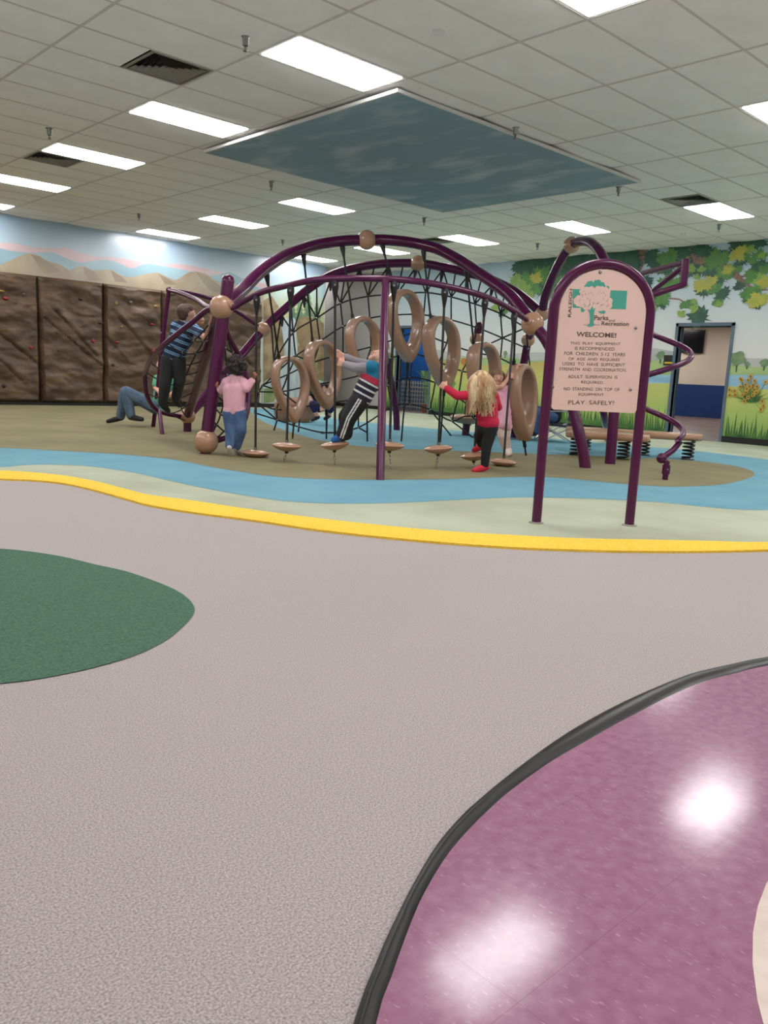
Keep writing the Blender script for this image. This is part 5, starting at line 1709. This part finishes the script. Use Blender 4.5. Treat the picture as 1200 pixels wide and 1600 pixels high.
def short_hair(col, seed=3):
    def fn(t, c, face, up, r):
        rr = random.Random(seed)
        up = unit(up-face*(up @ face)); rt = np.cross(face, up)
        gg = G()
        gg.capsule(c-face*0.30*r+up*0.22*r, 0.98*r, c+face*0.02*r+up*0.34*r, 0.88*r, 18)
        gg.capsule(c-face*0.40*r-up*0.1*r, 0.80*r, c-face*0.36*r+up*0.1*r, 0.88*r, 14)
        for k in range(70):
            a = rr.uniform(0, 6.28); e = rr.uniform(0.0, 1.4)
            d = (-face*math.cos(a)+rt*math.sin(a))*math.cos(e)+up*math.sin(e)
            if d @ face > 0.45 and e < 0.8: continue
            p0 = c+up*0.2*r-face*0.12*r+d*r*0.9
            gg.capsule(p0, 0.12*r, p0+d*0.18*r-up*0.12*r+rt*rr.uniform(-0.1, 0.1)*r, 0.06*r, 6)
        part_mesh('hair', gg, mat('short_hair_%d' % seed, col, rough=0.6, var=tuple(min(255, q+16) for q in col), vscale=40), t, 0.006, 2)
    return fn

UPZ = np.array([0, 0, 1.0])
# ---- girl in pink, seen from behind, between mast and first pod
d = 8.33
Jp = dict(pelvis=P(366, 641, d), chest=P(366, 607, d), neck=P(369, 588, d), head=P(371, 573, d), shL=P(354, 598, d), elL=P(346, 610, d+.1), haL=P(338, 604, d+.12), shR=P(380, 598, d), elR=P(385, 607, d-.04), haR=P(399, 588, d+.02),
          hipL=P(359, 646, d), knL=P(361, 675, d-.02), anL=P(359, 699, d-.07), toL=P(361, 709, d+.02), hipR=P(374, 646, d), knR=P(376, 673, d-.03), anR=P(369, 700, d+.02), toR=P(374, 708, d+.12), pnL=RH, pnR=-RH-FH*.3, loose=0.012)
person(FL(365, 711), 'child in pale pink long sleeved top and blue jeans, back turned, with dark curly hair', Jp, 0.98, SKIN_D, mat('pink_top', (226, 168, 184), rough=0.85, var=(232, 178, 192), vscale=9), mat('blue_jeans', (62, 88, 128), rough=0.85, var=(84, 110, 148), vscale=12), mat('white_socks', (226, 220, 220), rough=0.8),
       curly_hair((34, 24, 24), 11, 1.30), face_dir=FH+RH*0.2, rhead=0.078, show_face=False, hem=0.02)

# ---- boy leaning back on the third pod
d = 7.92
white = mat('white_fabric', (226, 224, 222), rough=0.85); navy = mat('navy_fabric', (34, 32, 52), rough=0.85); redf = mat('red_fabric', (190, 50, 78), rough=0.85); tealf = mat('teal_fabric', (26, 116, 150), rough=0.85, bump=0.4, bscale=60); greyf = mat('grey_sleeve', (150, 144, 150), rough=0.85)
Jb = dict(pelvis=P(566, 619, d), chest=P(581, 588, d), neck=P(590, 573, d), head=P(591, 560, d), shL=P(580, 574, d-.10), elL=P(556, 575, d-.09), haL=P(531, 567, d+.01), shR=P(583, 572, d+.11), elR=P(560, 567, d+.09), haR=P(529, 554, d+.03),
          hipL=P(561, 627, d-.06), knL=P(545, 653, d-.07), anL=P(535, 681, d-.05), toL=P(523, 686.5, d-.05), hipR=P(562, 625, d+.06), knR=P(541, 651, d+.07), anR=P(541, 681, d+.06), toR=P(530, 686, d+.07), pnL=FH, pnR=FH, loose=0.025, bulk=1.18)
bax = unit(Jb['neck']-Jb['pelvis'])
def seg_t(p, a, b):
    dv = b-a
    q = max(0.0, min(1.0, ((p-a) @ dv)/(dv @ dv)))
    return q, np.linalg.norm(p-a-dv*q)
def boy_pick(p):
    h = (p-Jb['pelvis']) @ bax
    for sd in 'LR':
        q, dd = seg_t(p, Jb['el'+sd], Jb['ha'+sd])
        if dd < 0.06 and q > 0.0:
            return 4
        q, dd = seg_t(p, Jb['sh'+sd], Jb['el'+sd])
        if q > 0.30 and dd < 0.06:
            return 4
    if h > 0.212:
        return 3
    if h > 0.155:
        return 2
    k = (h+0.10)/0.058
    fr_ = k-math.floor(k)
    return 0 if fr_ < 0.30 else 1
def boy_leg(p):
    # twin white stripes down the outer seam
    for a, b in ((Jb['hipL'], Jb['knL']), (Jb['knL'], Jb['anL'])):
        dv = b-a; L = np.linalg.norm(dv); u = dv/L
        q = (p-a) @ u
        if -0.02 < q < L+0.02:
            rel = (p-a)-u*q
            sidev = np.cross(u, FH); sidev = unit(sidev)
            if rel @ FH < -0.02:
                k = rel @ sidev
                if 0.005 > abs(abs(k)-0.011) or abs(abs(k)-0.012) < 0.007:
                    return 1
    return 0
person(np.array([podpx[2] and P(523, 693, 7.95)[0], P(523, 693, 7.95)[1], P(523, 690, 7.95)[2]]), 'child in striped shirt and black track pants leaning back on a pod rod', Jb, 1.1, SKIN, [white, navy, redf, tealf, greyf], [mat('black_track_pants', (22, 22, 26), rough=0.7), white], mat('blue_socks', (30, 102, 172), rough=0.8),
       short_hair((58, 42, 32), 4), face_dir=-RH*0.35+UPZ*0.75-FH*0.45, up_dir=RH*0.9+UPZ*0.4, rhead=0.082, shirt_pick=boy_pick, trouser_pick=boy_leg)

# ---- girl in red with long fair hair
d = 7.98
Jr = dict(pelvis=P(763, 659, d), chest=P(757, 628, d), neck=P(753, 610, d), head=P(752, 594, d), shL=P(737, 618, d), elL=P(714, 618, d-.02), haL=P(691, 602, d+.05), shR=P(772, 620, d), elR=P(778, 636, d+.12), haR=P(766, 628, d+.24),
          hipL=P(756, 668, d+.02), knL=P(748, 681, d+.22), anL=P(753, 697, d+.22), toL=P(742, 702.5, d+.26), hipR=P(768, 668, d), knR=P(760, 698, d), anR=P(757, 730, d), toR=P(742, 735, d-.04), pnL=FH, pnR=FH, loose=0.004)
person(FL(752, 738), 'child in red top and black leggings with long wavy fair hair', Jr, 0.98, SKIN, mat('red_top', (196, 26, 62), rough=0.8, var=(206, 32, 70), vscale=8), mat('black_leggings', (22, 21, 24), rough=0.75), mat('red_shoes', (206, 34, 60), rough=0.6),
       strand_hair((168, 124, 80), (232, 206, 168), 0.31, 380, 0.03, 1.38, seed=8, thick=0.006), face_dir=FH+RH*0.25, rhead=0.080, show_face=False, hem=0.03)

# ---- girl in pink dress behind
d = 9.72
Jd = dict(pelvis=P(785, 645, d), chest=P(782, 618, d), neck=P(779, 604, d), head=P(778, 590, d), shL=P(774, 608, d-.02), elL=P(784, 604, d-.12), haL=P(799, 585, d-.02), shR=P(792, 609, d+.02), elR=P(800, 596, d+.02), haR=P(809, 572, d+.06),
          hipL=P(780, 652, d), knL=P(784, 680, d-.02), anL=P(790, 702, d+.04), toL=P(794, 709, d-.04), hipR=P(791, 652, d+.03), knR=P(790, 680, d+.02), anR=P(794, 700, d+.08), toR=P(797, 708, d+.02), pnL=FH, pnR=RH, loose=0.004)
pinkd = mat('pink_dress', (232, 170, 196), rough=0.85, var=(240, 188, 208), vscale=10)
person(FL(795, 711), 'child in a light pink dress reaching up to the far right ring', Jd, 0.98, SKIN, pinkd, mat('pale_leggings', (214, 190, 180), rough=0.8), mat('pale_shoes', (222, 206, 196), rough=0.8),
       strand_hair((112, 80, 56), (140, 104, 76), 0.06, 40, 0.005, 0.95, seed=9), face_dir=-FH+RH*0.02, rhead=0.080, sleeve='none', hem=0.1,
       dress=[(Jd['chest'], 0.082, Jd['pelvis'], 0.09), (Jd['pelvis'], 0.09, P(786, 660, d), 0.108), (P(781, 665, d), 0.06, P(793, 666, d), 0.06)])

# ---- boy in striped polo climbing the left loop
d = 9.5
stA = mat('navy_polo', (26, 40, 70), rough=0.85); stB = mat('light_blue_stripe', (128, 170, 206), rough=0.85)
Js = dict(pelvis=P(272, 556, d), chest=P(284, 522, d), neck=P(289, 505, d), head=P(292, 490, d), shL=P(274, 510, d+.05), elL=P(290, 517, d+.22), haL=P(312, 498, d+.15), shR=P(303, 513, d-.12), elR=P(322, 529, d-.42), haR=P(333, 493, d-.72),
          hipL=P(263, 562, d), knL=P(258, 600, d), anL=P(254, 632, d+.1), toL=P(262, 641, d+.18), hipR=P(279, 563, d), knR=P(281, 594, d+.05), anR=P(274, 624, d+.25), toR=P(279, 632, d+.3), pnL=FH, pnR=FH, loose=0.014)
sax = unit(Js['neck']-Js['pelvis'])
def polo(p):
    h = (p-Js['pelvis']) @ sax
    k = (h+0.3)/0.078
    fr_ = k-math.floor(k)
    return 1 if (fr_ < 0.16 or 0.26 < fr_ < 0.40) else 0
person(np.array([P(262, 642, d)[0], P(262, 642, d)[1], P(262, 644, d)[2]]), 'child in navy and light blue striped polo climbing the left rope loop', Js, 1.1, SKIN, [stA, stB], mat('charcoal_trousers', (44, 46, 50), rough=0.85), mat('dark_shoes', (30, 30, 32), rough=0.7), short_hair((72, 50, 38), 6),
       face_dir=FH*0.55+RH*0.8, rhead=0.093, sleeve='short', shirt_pick=polo)

# ---- adult sitting low behind the loop, only the jeans and a green top show
d = 11.7
Jt = dict(pelvis=P(247, 636, d), chest=P(256, 604, d), neck=P(257, 585, d), head=P(256, 570, d), shL=P(246, 592, d-.1), elL=P(243, 606, d-.16), haL=P(252, 616, d-.3), shR=P(267, 592, d+.1), elR=P(274, 606, d+.1), haR=P(268, 616, d-.1),
          hipL=P(242, 636, d-.1), knL=P(197, 612, d-.12), anL=P(205, 652, d-.14), toL=P(221, 655, d-.25), hipR=P(243, 636, d+.1), knR=P(195, 613, d+.1), anR=P(188, 653, d+.12), toR=P(170, 658, d+.1), pnL=FH, pnR=FH, loose=0.022)
person(FL(195, 661), 'person sitting low with blue jeans and black shoes stretched out before the rock wall', Jt, 1.15, SKIN, mat('green_top', (96, 176, 142), rough=0.85), mat('faded_jeans', (74, 94, 118), rough=0.85, var=(96, 116, 138), vscale=9), mat('black_shoes', (22, 20, 22), rough=0.6), short_hair((52, 36, 30), 7), face_dir=-RH*0.8+FH*0.1, rhead=0.098, sleeve='short', leg_cover=0.9)

# ---- child crouching behind the rings, on the ground by the boulder
d = 14.0
Jc = dict(pelvis=P(505, 634, d), chest=P(496, 613, d), neck=P(504, 607, d-.1), head=P(509, 606, d-.2), shL=P(488, 608, d-.05), elL=P(484, 622, d-.15), haL=P(492, 634, d-.22), shR=P(503, 611, d+.12), elR=P(498, 626, d-.1), haR=P(503, 640, d-.2),
          hipL=P(499, 637, d-.08), knL=P(489, 632, d-.22), anL=P(496, 652, d-.2), toL=P(489, 656, d-.28), hipR=P(513, 637, d+.05), knR=P(518, 634, d-.12), anR=P(514, 650, d), toR=P(508, 654, d-.12), pnL=FH, pnR=FH, loose=0.02)
person(FL(502, 658), 'child in black shirt and navy shorts crouching behind the teardrop rings', Jc, 1.0, SKIN, mat('black_shirt', (24, 24, 28), rough=0.85), mat('navy_shorts', (36, 34, 84), rough=0.85), mat('dark_shoes', (30, 30, 32)), short_hair((24, 20, 20), 12), face_dir=RH*0.4-FH*0.3-UPZ*.6, up_dir=RH*.5+UPZ, rhead=0.085, sleeve='short', leg_cover=0.4)

# ---- boulder beside
bd = FL(456, 660)
gb_ = G().ball((0, 0, 0), 1.0, 40, 24)
Vb = []
for v in gb_.v:
    v = np.array(v)
    q = 1+0.28*(fbm(np.array(v[0]*1.3+5), np.array(v[1]*1.3+v[2]*1.7), 61, 4)-0.5)
    w3 = np.sign(v)*np.abs(v)**0.75*q
    Vb.append(bd+RH*w3[0]*0.36+FH*(w3[1]*0.3+0.25)+np.array([0, 0, max(-0.005, 0.18+w3[2]*0.24)]))
gb_.v = [tuple(q) for q in Vb]
bo = obj('boulder', gb_, mat('tan_boulder', (134, 98, 76), rough=0.8, var=(160, 120, 96), vscale=5, bump=0.4, bscale=20), org=bd, smooth=True)
tag(bo, 'squat tan boulder on the rubber floor in front of the waterfall mural', 'boulder')

# ---- adult in a folding chair behind the sign
d = 12.8
Ja = dict(pelvis=P(868, 651, d), chest=P(871, 613, d), neck=P(870, 596, d), head=P(868, 580, d), shL=P(866, 602, d-.15), elL=P(866, 624, d-.18), haL=P(850, 634, d-.16), shR=P(872, 602, d+.15), elR=P(872, 624, d+.18), haR=P(852, 634, d+.12),
          hipL=P(864, 652, d-.09), knL=P(836, 643, d-.12), anL=P(839, 675, d-.12), toL=P(828, 680, d-.14), hipR=P(866, 651, d+.09), knR=P(838, 641, d+.12), anR=P(842, 674, d+.12), toR=P(831, 678, d+.12), pnL=-UPZ, pnR=-UPZ, loose=0.02)
person(P(868, 653, d)*[1, 1, 0]+[0, 0, ISL], 'seated person in blue jeans and dark top half hidden by the sign post', Ja, 1.15, SKIN, mat('black_jacket', (28, 28, 34), rough=0.85), mat('mid_blue_jeans', (58, 84, 128), rough=0.85, var=(76, 102, 146), vscale=9), mat('dark_shoes', (30, 30, 32)), short_hair((40, 30, 26), 14), face_dir=-RH, rhead=0.095, leg_cover=0.95)
cb = P(868, 653, d)
ch_o = np.array([cb[0], cb[1], ISL])
fc = thing('folding_chair', ch_o, 'folding camp chair with silver legs under the seated person', 'chair')
alu = mat('silver_tube', (186, 188, 192), rough=0.3, metal=0.8)
fab = mat('chair_fabric', (34, 40, 62), rough=0.85)
zs = cb[2]-0.095-ISL
def CH(a, b, z):
    return ch_o+FH*a+RH*b+np.array([0, 0, z])
obj('seat', G().add([CH(-.26, -.24, zs+.01), CH(.26, -.24, zs+.01), CH(.26, .22, zs-.02), CH(-.26, .22, zs-.02), CH(-.26, -.24, zs-.01), CH(.26, -.24, zs-.01), CH(.26, .22, zs-.04), CH(-.26, .22, zs-.04)],
                    [(0, 1, 2, 3), (7, 6, 5, 4), (0, 4, 5, 1), (1, 5, 6, 2), (2, 6, 7, 3), (3, 7, 4, 0)]), fab, fc)
obj('backrest', G().add([CH(-.26, .24, zs+.05), CH(.26, .24, zs+.05), CH(.26, .34, zs+.5), CH(-.26, .34, zs+.5), CH(-.26, .26, zs+.05), CH(.26, .26, zs+.05), CH(.26, .36, zs+.5), CH(-.26, .36, zs+.5)],
                        [(0, 1, 2, 3), (7, 6, 5, 4), (0, 4, 5, 1), (1, 5, 6, 2), (2, 6, 7, 3), (3, 7, 4, 0)]), fab, fc)
for sx in (-1, 1):
    obj('leg', G().tube([CH(sx*.29, -.26, 0), CH(sx*.29, .24, zs)], 0.011, 8), alu, fc)
    obj('leg', G().tube([CH(sx*.29, .26, 0), CH(sx*.29, -.24, zs)], 0.011, 8), alu, fc)
    obj('back_post', G().tube([CH(sx*.28, .24, zs-.02), CH(sx*.28, .36, zs+.52)], 0.011, 8), alu, fc)
    obj('armrest', G().tube([CH(sx*.29, -.26, zs-.02), CH(sx*.30, -.25, zs+.2), CH(sx*.30, .28, zs+.22)], 0.012, 8), alu, fc)
obj('cross_brace', G().tube([CH(-.29, -.26, 0.02), CH(.29, -.24, zs-.04)], 0.009, 8), alu, fc)
obj('cross_brace', G().tube([CH(.29, -.26, 0.02), CH(-.29, -.24, zs-.04)], 0.009, 8), alu, fc)
